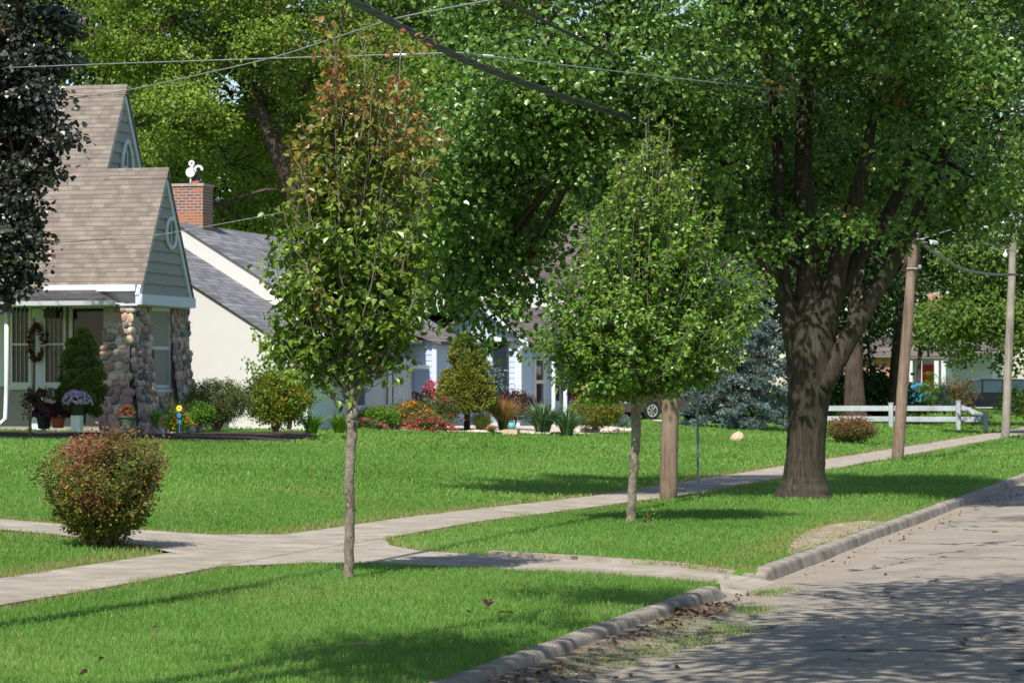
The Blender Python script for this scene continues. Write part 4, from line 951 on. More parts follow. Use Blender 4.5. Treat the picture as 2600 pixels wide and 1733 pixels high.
# ------------------------------------------------------------------ BLUE COTTAGE
h = thing('blue_cottage', (-23, 79, .55), 'pale blue lap-sided cottage with white trim behind the flower garden', 'house')
mb = MB(); mb.box((-26.5, 77, .2), (-20.05, 84, 2.95)); mb.box((-24.0, 72.72, .2), (-21.22, 76.99, 2.85)); part(mb, 'wall', 'bluesid', h)
mb = MB(); laps(mb, (-26.5, 77), (-20.0, 77), .5, 2.95, .15, (0, -1), .016)
laps(mb, (-24, 72.72), (-21.17, 72.72), .5, 2.85, .15, (0, -1), .016); laps(mb, (-20.05, 77), (-20.05, 84), .5, 2.95, .15, (1, 0), .016); laps(mb, (-21.2, 72.72), (-21.2, 77), .5, 2.85, .15, (1, 0), .016)
xr_, zr_ = onY(1215, 76.8)[0], 3.95
mb2 = MB(); slb = (zr_ - 2.95) / (-19.85 - xr_)
mb.prism([(-26.4, 76.95, 2.952), (-20.05, 76.95, 2.952), (-20.05, 76.95, 2.96), (xr_, 76.95, zr_ - .06), (-26.4, 76.95, zr_ - .06 - slb * (xr_ + 26.4))], (0, .04, 0))
part(mb, 'lap_siding', 'bluesid', h)
mb = MB(); 
for sg, xe in ((1, -19.7), (-1, -27)):
    zz0 = zr_ - slb * abs(xe - xr_); slab(mb, [(xr_ + sg * .001, 76.6, zr_), (xr_ + sg * .001, 84.3, zr_), (xe, 84.3, zz0), (xe, 76.6, zz0)][::sg], .09)
xr2 = -23.4; 
slab(mb, [(xr2, 72.5, 3.6), (xr2, 76.9, 3.6), (-20.95, 76.9, 2.8), (-20.95, 72.5, 2.8)], .08); slab(mb, [(xr2 - .001, 72.5, 3.6), (-25.5, 72.5, 2.8), (-25.5, 76.9, 2.8), (xr2 - .001, 76.9, 3.6)], .08)
part(mb, 'roof', 'roof_b', h)
mb = MB(); a = (-19.68, 76.55); zz0 = zr_ - slb * abs(-19.7 - xr_)
mb.prism([(xr_, 76.56, zr_ - .10), (xr_, 76.56, zr_ + .02), (-19.65, 76.56, zz0 + .02), (-19.65, 76.56, zz0 - .13)][::-1], (0, .04, 0))
part(mb, 'rake_board', 'trimb', h)
mb = MB(); mb.box((-20.12, 76.93, .5), (-19.98, 77.06, 2.95)); part(mb, 'corner_board', 'trimb', h)
mb = MB(); mb.box((-21.24, 72.66, .5), (-21.12, 72.78, 2.8)); part(mb, 'corner_board', 'trimb', h)
mb = MB(); mb.box((-26.4, 76.9, 2.86), (-19.9, 76.935, 2.97)); part(mb, 'fascia_board', 'white', h)
mb = MB(); xq = onY(1318, 76.7)[0]; mb.tube([(-19.75, 76.7, 2.95), (-19.75, 76.7, 2.8), (xq, 76.72, 2.62), (xq, 76.82, 2.5), (xq, 76.82, .7)], .05, 8); part(mb, 'downspout', 'white', h)
win(h, '-Y', (onY(1272, 77)[0], 76.98), .46, 1.9, .95, m='darkmetal', glass='glass', fr=.05)
win(h, '-Y', (onY(1185, 77)[0], 76.98), 1.0, 1.5, 1.2, glass='glass_b', fr=.08, bars=1)
yw1 = onX(1366, -20.05)[0]; win(h, '+X', (-20.04, yw1), 1.2, 1.5, 1.0, glass='glass', fr=.14, mid=True, proud=.06)
yw2 = onX(1408, -20.05)[0]; mb = MB(); mb.box((-20.03, yw2 - .45, .6), (-19.99, yw2 + .45, 2.7)); dr = part(mb, 'door', 'trimb', h); mb = MB(); mb.box((-19.99, yw2 - .3, 1.2), (-19.98, yw2 + .3, 2.5)); part(mb, 'pane', 'glass', dr)
mb = MB(); yp = onX(1440, -19.4)[0]
for y_ in (yp, yp - 1.4): mb = MB(); mb.box((-19.5, y_ - .05, .5), (-19.4, y_ + .05, 2.75)); part(mb, 'porch_post', 'trimb', h)
# white house farther back
h = thing('white_house', (-25, 97, .6), 'white gabled house with dark grey roof rising above the blue cottage', 'house')
Yc = 95.; xa = onY(1322, Yc)[0]; Dc = onY(1322, Yc)[1]; za = zat(660, Dc); xl, xr3 = onY(1225, Yc)[0], onY(1470, Yc)[0]; slc = 68 / 97.
hw = xr3 - xa
mb = MB(); mb.prism([(xa - hw, Yc, .3), (xr3, Yc, .3), (xr3, Yc, za - slc * hw), (xa, Yc, za), (xa - hw, Yc, za - slc * hw)], (0, 9, 0)); part(mb, 'wall', 'offwhite', h)
mb = MB(); laps(mb, (xa - hw, Yc), (xr3, Yc), .5, za - .02, .18, (0, -1), .012, clip=lambda z: (.5 - min(.5, (za - z) / slc / (2 * hw)), .5 + min(.5, (za - z) / slc / (2 * hw)))); part(mb, 'lap_siding', 'offwhite', h)
mb = MB()
for sg in (1, -1): slab(mb, [(xa + sg * .001, Yc - .25, za + .06), (xa + sg * .001, Yc + 9.2, za + .06), (xa + sg * (hw + .35), Yc + 9.2, za + .06 - slc * (hw + .35)), (xa + sg * (hw + .35), Yc - .25, za + .06 - slc * (hw + .35))][::sg], .1)
xb = xa + .8; mb.prism([(xb - 3.6, Yc + 4, za - 1.0), (xb + 3.6, Yc + 4, za - 1.0), (xb + 0.2, Yc + 4, za + 1.5)], (0, 6, 0))
part(mb, 'roof', 'roof_b', h)
win(h, '-Y', (onY(1300, Yc)[0], Yc - .02), .9, 1.2, 2.6)

# ------------------------------------------------------------------ HOUSES FAR DOWN THE STREET
def P4(px, py, D): return P3(px, py, D)
h = thing('porch_house', at(2360, 160, .5), 'white house with dark roof and orange brick chimney far beyond the fence', 'house')
c0 = at(2355, 162)
def fbox(mb, px0, px1, py0, py1, D, dep):      # box squared to the street whose front spans these columns
    y0 = at((px0 + px1) / 2, D)[1]; x0, _ = onY(px0, y0); x1, d1 = onY(px1, y0); mb.box((x0, y0, zat(py1, d1)), (x1, y0 + dep, zat(py0, d1))); return x0, x1, y0, d1
mb = MB(); x0, x1, y0, d1 = fbox(mb, 2305, 2400, 905, 1040, 160, 6); part(mb, 'wall', 'white', h)
mb = MB(); fbox(mb, 2398, 2520, 890, 1035, 164, 6); part(mb, 'side_wall', 'bluesid2', h)
mb = MB(); zt = zat(903, d1); slab(mb, [(x0 - .5, y0 - 1.5, zt), (x1 + .3, y0 - 1.5, zt), (x1 - .5, y0 + 3, zat(795, d1)), (x0 + .2, y0 + 3, zat(795, d1))], .15); slab(mb, [(x1 - .2, y0 + 2.5, zat(893, d1)), (x1 + 3.2, y0 + 2.5, zat(893, d1)), (x1 + 3.2, y0 + 6, zat(840, d1)), (x1 - .2, y0 + 6, zat(840, d1))], .15); part(mb, 'roof', 'roof_b', h)
mb = MB()
for q in (2312, 2336, 2378, 2396): a, _ = onY(q, y0 - 1.3); mb = MB(); mb.box((a - .12, y0 - 1.4, .4), (a + .12, y0 - 1.2, zt - .1)); part(mb, 'porch_post', 'white', h)
a, _ = onY(2352, y0); mb = MB(); mb.box((a - .4, y0 - .05, .5), (a + .4, y0 - .01, zat(925, d1))); part(mb, 'door', 'darkred_paint' if 'darkred_paint' in M else 'redp', h)
mb = MB(); a, _ = onY(2372, y0 + 4); mb.box((a - .35, y0 + 4, 3), (a + .35, y0 + 4.8, zat(745, d1 + 4))); mb.box((a - .35, y0 + 3.9, 3), (a + .9, y0 + 4.7, zat(795, d1 + 4))); part(mb, 'chimney', 'brick2', h)
h = thing('brick_house', at(2215, 150, .5), 'small red brick house glimpsed between dark trunks behind the fence', 'house')
mb = MB(); x0, x1, y0, d1 = fbox(mb, 2165, 2262, 900, 1040, 150, 6); part(mb, 'wall', 'brick2', h)
mb = MB(); slab(mb, [(x0 - .3, y0 - .4, zat(900, d1)), (x1 + .3, y0 - .4, zat(900, d1)), (x1 + .3, y0 + 3, zat(845, d1)), (x0 - .3, y0 + 3, zat(845, d1))], .15); part(mb, 'roof', 'roof_b', h)
win(h, '-Y', ((x0 + x1) / 2 + .3, y0 - .02), .8, 1.1, 1.3)

# ------------------------------------------------------------------ POLES, SIGN POST, WIRES
def pole(px, D, px_top, py_top, w0, w1, m, label, hard=True, group='utility poles along the street'):
    b = at(px, D); b[2] = float(gz(b[0])); tp = P3(px_top, py_top, D)
    t = thing('utility_pole', b, label, 'utility pole', group); mb = MB(); n_ = 24
    tt = np.linspace(-.02, 1, n_)[:, None]; P = b + (tp - b) * tt; P[:, :2] += rng.normal(size=(n_, 2)) * .003
    r = np.linspace(w0 * D / F / 2, w1 * D / F / 2, n_); k = 18; mb.tube(P, r, k)
    part(mb, 'shaft', m, t, smooth=True)
    if hard:
        mb = MB(); q = tp + (b - tp) * .02
        mb.box((q[0] - .09, q[1] - .16, q[2] - .10), (q[0] + .09, q[1] - .10, q[2] - .02)); mb.tube([q + np.array([-.12, -.13, -.06]), q + np.array([.25, -.13, -.06])], .018, 6)
        part(mb, 'bracket', 'galv', t); mb = MB()
        q2 = tp + (b - tp) * .16; mb.tube([q2 + np.array([-.10, -.12, 0]), q2 + np.array([.22, -.12, 0])], .018, 6); mb.ball(q2 + np.array([.2, -.12, .03]), (.05, .05, .06))
        part(mb, 'bracket', 'galv', t)
    return t, tp, b
p0, tp0, b0 = pole(-205, 18.8, -200, -1000, 90, 78, 'pole', 'brown wooden utility pole nearest the camera, outside the left edge')
p1, tp1, b1 = pole(1697, 42.0, 1722, 80, 45, 36, 'pole', 'reddish brown wooden utility pole just behind the second young tree')
p2, tp2, b2 = pole(2278, 64.8, 2322, 590, 31, 23, 'pole', 'weathered reddish utility pole leaning right beside the far sidewalk')
p3, tp3, b3 = pole(2552, 90.5, 2580, 470, 22, 18, 'pole_g', 'pale grey utility pole at the right edge near the black minivan')
# metal sign post seen edge-on
b = at(1773, 44.6); b[2] = 0; t = thing('sign_post', b, 'thin grey steel signpost seen edge-on beside the sidewalk', 'sign post')
s = 44.6 / F; mb = MB(); q = RV * .5 * 7 * s; fw = FV * .04
mb.prism([b - q * .5, b + q * .5, b + q * .5 + fw * .3, b - q * .5 + fw * .3], (0, 0, 2.35)); mb.prism([b - q * .8 - fw * .3, b - q * .35 - fw * .3, b - q * .35, b - q * .8], (0, 0, 2.3)); part(mb, 'post', 'galv', t)
mb = MB(); q = at(1776, 44.4); mb.prism([(q[0] - .045, q[1], .32), (q[0] - .02, q[1] + .02, .32), (q[0] - .02, q[1] + .02, 2.0), (q[0] - .045, q[1], 2.0)], (.012, -.02, 0)); part(mb, 'stiffener', 'galv', t)
mb = MB(); a = b + np.array([0, 0, 1.95]) - FV * .06; mb.prism([a - FV * .02 - np.array([.01, .3, 0]), a + np.array([.01, -.3, 0]), a + np.array([.01, .3, 0]), a + np.array([-.01, .3, 0])], (0, 0, .45)); part(mb, 'sign_plate', 'galv', t)

def wire(name, pts, r, m, label, sag=0., twist=0, cat='cable', group='overhead wires', k=60):
    P = np.array(pts, float)
    if len(P) == 2:
        tt = np.linspace(0, 1, k)[:, None]; Q = P[0] + (P[1] - P[0]) * tt; Q[:, 2] -= sag * 4 * (tt * (1 - tt))[:, 0]
    else:
        m_ = len(P); tt = np.linspace(0, m_ - 1, k); Q = np.stack([np.interp(tt, np.arange(m_), P[:, j]) for j in range(3)], 1)
        for _ in range(12): Q[1:-1] = (Q[:-2] + 2 * Q[1:-1] + Q[2:]) / 4
    mb = MB()
    if twist:
        L = np.linalg.norm(np.diff(Q, axis=0), axis=1).sum(); kk = int(L * 12); x = np.linspace(0, len(Q) - 1, kk); Q = np.stack([np.interp(x, np.arange(len(Q)), Q[:, j]) for j in range(3)], 1)
        ph = np.linspace(0, L * twist, kk)
        for o_ in (0, 2.09, 4.19): mb.tube(Q + RV * (np.cos(ph + o_) * r * .55)[:, None] + np.array([0, 0, 1.]) * (np.sin(ph + o_) * r * .55)[:, None], r * .62, 7)
    else: mb.tube(Q, r, 6)
    return tag(mb.build(name, m, base=P[0], smooth=True), label, cat, group)
XP = -8.45
def onwire(px, py): y, D = onX(px, XP); return np.array([XP, y, zat(py, D)])
bund = [(XP, 17.3, 5.75), (XP, 21, 5.6), onwire(895, 0), onwire(1000, 58), onwire(1150, 138), onwire(1250, 180), onwire(1400, 235), onwire(1520, 275), onwire(1640, 310), (XP, 41, 5.45)]
wire('cable_bundle', bund, .036, 'cable', 'thick black bundled cable sagging across the top centre', twist=2.6, k=200)
wire('cable_pair', [(XP - .05, 17.3, 6.6), onwire(1130, -60), onwire(1280, 0), onwire(1400, 62), onwire(1500, 112), onwire(1650, 185), (XP - .1, 41, 6.25)], .020, 'cable', 'thinner twisted black cable above the thick bundle', twist=5, k=120)
J = onwire(1165, 133)
wire('service_wire', [J, P3(-250, 183, 62)], .009, 'wire', 'nearly level silvery wire crossing the left trees above the tan roof', sag=-.02)
wire('service_wire', [J, P3(2750, 300, 60)], .008, 'wire', 'pale thin wire running from the thick cable to the right across the big tree', sag=.05)
wire('service_wire', [onwire(1280, -8), P3(1000, 45, 36), P3(700, 145, 42), P3(330, 228, 52), P3(-200, 305, 60)], .010, 'wire', 'grey wire slanting down left across the tan roof ridge', k=80)
wire('service_wire', [P3(1300, 360, 46), P3(900, 505, 50), P3(400, 598, 54), P3(-200, 640, 58)], .007, 'wire', 'faint thin wire crossing low over the tan roof and oval window', k=80)
for k_, (a_, b_) in enumerate(((1098, 1128), (1200, 1232))):
    pa, pb = (J + (P3(-250, 183, 62) - J) * .035, J + (P3(-250, 183, 62) - J) * .085) if k_ == 0 else (J + (P3(2750, 300, 60) - J) * .015, J + (P3(2750, 300, 60) - J) * .035)
    mb = MB(); mb.tube([pa + (pb - pa) * .3, pb - (pb - pa) * .3], .015, 8); tag(mb.build('splice_sleeve', 'insul', base=pa), ('white splice sleeve on the wire left of the thick cable', 'white splice sleeve on the wire right of the thick cable')[k_], 'splice', 'white splices on the wires')
wire('cable_bundle', [P3(2330, 606, 64.8), P3(2370, 640, 70), P3(2440, 685, 78), P3(2520, 697, 84), P3(2585, 697, 90.3)], .045, 'cable', 'thick dark cable sagging between the two far poles', k=50)
wire('service_wire', [P3(2328, 612, 64.8), P3(2578, 634, 90.3)], .017, 'wire', 'taut light wire between the two far poles', sag=.02)
wire('service_wire', [P3(2328, 610, 64.8), P3(2440, 575, 75), P3(2640, 540, 95)], .014, 'wire', 'short pale wire rising right from the leaning far pole')
wire('service_wire', [P3(2420, 590, 80), P3(2578, 640, 90.3)], .013, 'wire', 'thin dark wire dropping to the pale grey far pole')
mb = MB(); mb.tube([P3(2362, 614, 66.5), P3(2378, 616, 68)], .05, 8); tag(mb.build('insulator', 'insul', base=P3(2362, 614, 66.5)), 'white insulator on the wire beside the leaning far pole', 'insulator')
mb = MB(); mb.ball(P3(2553, 647, 88), (.07, .07, .09)); mb.tube([P3(2553, 640, 88), P3(2556, 632, 88)], .02, 6); tag(mb.build('insulator', 'insul', base=P3(2553, 647, 88)), 'pinkish insulator hanging left of the pale grey pole', 'insulator')

# ------------------------------------------------------------------ CARS
def car(px, D, ang, paint, label, L=4.6, W_=1.8, H=1.45, van=False):
    b = at(px, D); b[2] = float(gz(b[0])); t = thing('parked_car', b, label, 'car', None)
    c_, s_ = math.cos(ang), math.sin(ang)
    def fin(mb, name, m, par, smooth=False):
        for i, V in enumerate(mb.V):
            mb.V[i] = np.stack([b[0] + V[:, 0] * c_ - V[:, 1] * s_, b[1] + V[:, 0] * s_ + V[:, 1] * c_, b[2] + V[:, 2]], 1)
        return part(mb, name, m, par, smooth=smooth)
    hl = L / 2; hw = W_ / 2
    if van: prof = [(-hl, .30), (-hl, .75), (-hl + .1, .88), (-hl + .95, 1.02), (-hl + 1.0, 1.03), (hl - .05, 1.0), (hl, .8), (hl, .32)]; roofp = [(-hl + .9, 1.02), (-hl + 1.75, H - .04), (-hl + 2.2, H), (hl - .6, H - .02), (hl - .12, H - .12), (hl - .04, 1.0)]
    else: prof = [(-hl, .28), (-hl, .62), (-hl + .12, .74), (-hl + 1.1, .90), (hl - .6, .93), (hl - .05, .86), (hl, .7), (hl, .3)]; roofp = [(-hl + 1.05, .90), (-hl + 1.85, H - .05), (-hl + 2.3, H), (hl - 1.6, H - .02), (hl - .6, .93)]
    mb = MB(); k = len(prof)
    ys = [-hw, -hw + .06, -hw + .12, hw - .12, hw - .06, hw]; ins = [.06, .02, 0, 0, .02, .06]; V = []
    for y, q in zip(ys, ins): V += [(x * (1 - q / hl), y, z - (q * .6 if z > .6 else 0)) for x, z in prof]
    i, j = np.meshgrid(np.arange(len(ys) - 1), np.arange(k), indexing='ij')
    mb.add(V, np.stack([i * k + j, i * k + (j + 1) % k, (i + 1) * k + (j + 1) % k, (i + 1) * k + j], -1).reshape(-1, 4)); mb.add(V[:k], [tuple(range(k))]); mb.add(V[-k:], [tuple(range(k))[::-1]])
    k = len(roofp); V = []
    for y, q in ((-hw + .06, 0), (-hw + .20, 1), (hw - .20, 1), (hw - .06, 0)):
        V += [(x, y, z if (q or z < 1.05) else z - .06) for x, z in roofp]
    V = [(x, (y if z < 1.05 and abs(y) > hw - .1 else (math.copysign(hw - .22, y) if abs(y) > hw - .1 else y * .93)), z) for x, y, z in V]
    i, j = np.meshgrid(np.arange(3), np.arange(k), indexing='ij'); mb.add(V, np.stack([i * k + j, i * k + (j + 1) % k, (i + 1) * k + (j + 1) % k, (i + 1) * k + j], -1).reshape(-1, 4)); mb.add(V[:k], [tuple(range(k))]); mb.add(V[-k:], [tuple(range(k))[::-1]])
    body = fin(mb, 'body', paint, t)
    for sg in (-1, 1):                      # side glass between pillars
        xs_ = ([(-hl + 1.35, -hl + 2.25), (-hl + 2.35, -hl + 3.3), (-hl + 3.4, hl - .35)] if van else [(-hl + 1.5, -hl + 2.4), (-hl + 2.5, hl - 1.05)])
        for (xa_, xb_) in xs_:
            z0 = 1.06 if van else .97; z1 = H - .12; mb = MB(); o1 = .16 if van and xa_ < -hl + 1.5 else .12; y0_, y1_ = sg * (hw - .055), sg * (hw - .175)
            mb.prism([(xa_, y0_, z0), (xb_, y0_, z0), (xb_ - (.12 if xb_ > hl - 1.2 else 0), y1_, z1), (xa_ + (.5 if xa_ < -hl + 1.6 else 0), y1_, z1)][::-sg], (0, sg * .012, 0)); fin(mb, 'side_window', 'glass_c', t)
    mb = MB(); mb.prism([(roofp[0][0] + .04, -hw + .2, roofp[0][1] + .03), (roofp[1][0], -hw + .28, roofp[1][1] - .02), (roofp[1][0], hw - .28, roofp[1][1] - .02), (roofp[0][0] + .04, hw - .2, roofp[0][1] + .03)], (-.02, 0, .02)); fin(mb, 'windscreen', 'glass', t)
    for x in (-hl + .85, hl - .9):
        for sg in (-1, 1):
            mb = MB(); n_ = 20; th = np.arange(n_) / n_ * 6.283; yo_, yi_ = sg * (hw + .015), sg * (hw - .2); rr = .325
            V = [(x + rr * math.cos(q), y, rr + rr * math.sin(q)) for y in (yo_, yi_) for q in th]; mb.add(V, [(i, (i + 1) % n_, n_ + (i + 1) % n_, n_ + i) for i in range(n_)]); mb.add(V[:n_], [tuple(range(n_))]); mb.add(V[n_:], [tuple(range(n_))]); wh = fin(mb, 'wheel', 'rubber', t)
            mb = MB(); r2 = .205
            for q in range(7):
                a0 = q / 7 * 6.283; mb.prism([(x, yo_, rr), (x + r2 * math.cos(a0 - .13), yo_, rr + r2 * math.sin(a0 - .13)), (x + r2 * math.cos(a0 + .13), yo_, rr + r2 * math.sin(a0 + .13))], (0, sg * .02, 0))
            V = [(x + r * math.cos(q), yo_ + sg * .021, rr + r * math.sin(q)) for r in (r2, r2 * .82) for q in th]; mb.add(V, [(i, (i + 1) % n_, n_ + (i + 1) % n_, n_ + i) for i in range(n_)]); fin(mb, 'rim', 'chrome', wh)
    for sg in (-1, 1):
        mb = MB(); mb.box((hl - .02, sg * (hw - .14) - .10, .72), (hl + .02, sg * (hw - .14) + .10, .98)); mb.box((hl - .22, sg * (hw + .002) - .01, .72), (hl - .02, sg * (hw + .002) + .01, .95)); fin(mb, 'tail_light', 'lampr', t)
        mb = MB(); mb.box((-hl - .02, sg * (hw - .22) - .16, .56), (-hl + .05, sg * (hw - .22) + .16, .70)); fin(mb, 'headlight', 'chrome', t)
        mb = MB(); mb.box((-hl + .03, sg * (hw - .03) - .035, .60), (-hl + .16, sg * (hw - .03) + .05, .69)); fin(mb, 'turn_signal', 'lampo', t)
    return t
car(2500, 150, TH - .12, 'carblack', 'black minivan parked in a driveway beyond the white fence', 4.9, 1.95, 1.78, True)
car(1705, 96, TH + .55, 'carbrown', 'brown car with silver wheel half hidden behind the young tree and pole', 4.5, 1.8, 1.45)
car(2320, 142, TH + .1, 'carteal', 'teal car with red tail light partly behind the leaning pole', 4.0, 1.7, 1.4)

# ------------------------------------------------------------------ FENCE, BOULDER, BIRDBATH
b = at(2300, 104); b[2] = .12; t = thing('rail_fence', b, 'low white two-rail fence with sloping end section far down the street', 'fence')
sF = 104 / F
def rail(x0, y0, x1, y1, hpx, name='rail'):
    mb = MB(); A, B = P3(x0, y0, 104), P3(x1, y1, 104); hh = hpx * sF / 2; z = np.array([0, 0, hh]); f = FV * .04
    mb.prism([A - z, B - z, B + z, A + z], f); part(mb, name, 'fence', t)
rail(2070, 1036, 2433, 1036, 13); rail(2070, 1062, 2503, 1064, 13); rail(2433, 1030, 2503, 1058, 13)
for q, yt in ((2090, 1024), (2262, 1024), (2433, 1018), (2503, 1048)):
    mb = MB(); a = P3(q, yt, 103.9); w2 = RV * .075; f = FV * .14; lo = a.copy(); lo[2] = 0
    mb.prism([lo - w2 - f * .1, lo + w2 - f * .1, lo + w2 + f, lo - w2 + f], (0, 0, a[2])); mb.prism([lo - w2 * 1.25 - f * .2 + [0, 0, a[2]], lo + w2 * 1.25 - f * .2 + [0, 0, a[2]], lo + w2 * 1.25 + f * 1.1 + [0, 0, a[2]], lo - w2 * 1.25 + f * 1.1 + [0, 0, a[2]]], (0, 0, .03)); part(mb, 'post', 'fence', t)
b, Db = ground_hit(1870, 1119); mb = MB()
V = ICO_V.copy(); q = np.random.default_rng(5); V = V * (1 + .13 * np.sin(V @ np.array([2.2, 1.1, .4]) + 1) + .07 * np.sin(V @ np.array([-3, 4, 2.])))[:, None]
mb.add(b + RV * (V[:, :1] * .20 + .04 * V[:, 2:]) + FV * V[:, 1:2] * .18 + np.array([0, 0, 1.]) * (V[:, 2:] * .15 + .08), ICO_F); tag(mb.build('boulder', 'boulder', base=b), 'rounded tan boulder alone on the lawn between the signpost and the big tree', 'boulder')
b, Db = ground_hit(1688, 1117); mb = MB(); mb.lathe(b, [(.13, -.02), (.13, .03), (.08, .08), (.055, .14), (.085, .2), (.06, .26), (.05, .34), (.10, .38)], 18); t = thing('birdbath', b, 'white stone birdbath half hidden behind the reddish pole', 'birdbath'); part(mb, 'pedestal', 'white', t, smooth=True)
mb = MB(); mb.lathe(b, [(.10, .381), (.24, .44), (.31, .50), (.31, .52), (.27, .51), (.05, .46)], 24); part(mb, 'bowl', 'white', t, smooth=True)
# ------------------------------------------------------------------ TREES
# first young pear: reddish top, open crown
def tf1(zn, patch, n): return np.clip((zn - .48) * 1.9, 0, .95) * rng.random(n) ** .8 * (1 + .9 * patch) + (rng.random(n) < .02) * .6
shoot_tree('young_tree', 'young pear tree with reddening top and mottled grey trunk in the front lawn', 'tree', 885, 24.85,
    [(885, 1468, 30), (886, 1440, 25), (888, 1300, 25), (889, 1180, 25), (892, 1110, 28), (893, 1070, 32), (893, 1040, 26)],
    [(1035, 850, 900), (1010, 800, 985), (960, 740, 1010), (920, 700, 1070), (870, 690, 1100), (820, 668, 1140), (780, 690, 1140), (720, 690, 1135), (660, 668, 1130), (620, 690, 1100), (560, 700, 1120), (480, 730, 1120), (400, 745, 1110), (350, 755, 1090), (290, 790, 1070), (200, 800, 1065), (140, 800, 1050), (90, 825, 880)],
    205, 29, .070, 'pear', 'bark_y', .044, leaders=[(848, 85), (925, 140), (1015, 130), (770, 420), (1080, 300)], tintf=tf1, twig_r=.0085, droop=.7, depth=.85, stems=1, start=.35, lspread=.055, inner=.42, side=4, wpow=1.0, lowf=.85, width=.72, clumps=[(855,110,30,35),(850,170,40,50),(825,240,45,50),(1010,165,35,40),(1025,240,40,50),(925,130,25,35),(930,235,50,60),(870,310,90,40),(960,330,70,35),(1080,350,60,40),(1110,400,40,60),(740,330,45,60),(790,380,60,45),(760,480,60,45),(830,500,45,35),(1060,470,60,60),(700,530,40,30),(1000,580,90,50),(1080,600,60,60),(860,600,90,55),(770,580,60,50),(690,640,45,40),(1000,680,110,70),(880,700,120,70),(760,710,60,60),(690,770,40,40),(1090,720,50,60),(1080,800,65,50),(950,800,120,70),(820,810,100,70),(720,830,60,50),(700,890,50,40),(1040,880,60,50),(920,900,110,60),(790,920,70,50),(1000,950,50,30),(870,980,70,40),(740,930,40,30),(770,1000,30,20)])
shoot_tree('young_tree', 'denser young pear tree with narrow pointed crown beside the sidewalk', 'tree', 1601, 34.95,
    [(1601, 1328, 28), (1602, 1300, 22), (1608, 1200, 22), (1614, 1100, 24), (1614, 1050, 26), (1614, 1020, 22)],
    [(1040, 1560, 1660), (1010, 1480, 1740), (970, 1400, 1800), (920, 1365, 1850), (860, 1345, 1890), (800, 1365, 1930), (750, 1410, 1960), (700, 1440, 1950), (655, 1445, 1870), (600, 1440, 1825), (540, 1445, 1820), (490, 1480, 1815), (440, 1520, 1780), (400, 1535, 1745), (350, 1570, 1730), (310, 1620, 1700)],
    600, 32, .064, 'pear2', 'bark_y', .05, leaders=[(1640, 315), (1700, 330), (1590, 420), (1760, 430)], tintf=lambda zn, p, n: np.clip((zn - .6) * .9, 0, .4) * rng.random(n) + (rng.random(n) < .01) * .8, twig_r=.009, droop=.45, depth=.9, stems=1, inner=.38, lspread=.05, side=4, wpow=.95, lowf=.85, width=.72, clumps=[(1640,335,30,35),(1700,350,25,30),(1585,420,40,50),(1670,410,65,50),(1745,450,40,50),(1500,510,40,40),(1620,510,110,55),(1770,540,60,60),(1475,610,45,50),(1600,640,110,70),(1730,650,90,60),(1850,680,60,40),(1925,720,40,45),(1880,780,70,50),(1450,720,60,50),(1570,760,120,70),(1700,780,110,70),(1800,850,80,60),(1400,800,50,50),(1380,870,45,45),(1500,860,110,60),(1640,880,120,60),(1760,930,80,50),(1420,940,60,35),(1540,960,90,45),(1660,970,90,40),(1850,900,50,40),(1480,990,50,25),(1600,1005,80,25)])
# the berry bush in front
def tfb(zn, p, n): return np.clip((zn - .55) * 2.2 + .5 * p, 0, .9) * (.45 + .55 * rng.random(n)) + (p > .7) * .3
shoot_tree('bush', 'multi-stemmed burning bush turning red and gold beside the front path', 'bush', 262, 28.6,
    [(262, 1392, 10), (262, 1376, 8)],
    [(1388, 205, 325), (1340, 195, 335), (1300, 150, 370), (1270, 115, 390), (1230, 105, 415), (1190, 105, 425), (1150, 110, 420), (1120, 125, 400), (1095, 210, 370), (1075, 240, 320)],
    560, 110, .036, 'berry', 'bark_twig', .012, tintf=tfb, twig_r=.0075, droop=.1, depth=.95, start=.30, lowf=.02, lspread=.04, inner=.5, shape='ovate', width=.62, side=4, rough=.22)
mb = MB(); bb = at(262, 28.6); bb[2] = gz(bb[0])
for k in range(34):
    a = rng.random() * 6.28; q = rng.random() ** .6; s0 = bb + np.array([math.cos(a) * .17 * q, math.sin(a) * .14 * q, -.03]); e = s0 + np.array([math.cos(a) * .35 * q, math.sin(a) * .3 * q, rng.uniform(.5, .9)])
    mb.tube(bez(s0, (s0 * .6 + e * .4) + [0, 0, .1], e, 6), np.linspace(rng.uniform(.009, .017), .005, 6), 5, cap=False)
o = [x for x in sc.objects if x.name.startswith('bush') and x.type == 'EMPTY'][0]; mb.build('stems', 'bark_twig', o)

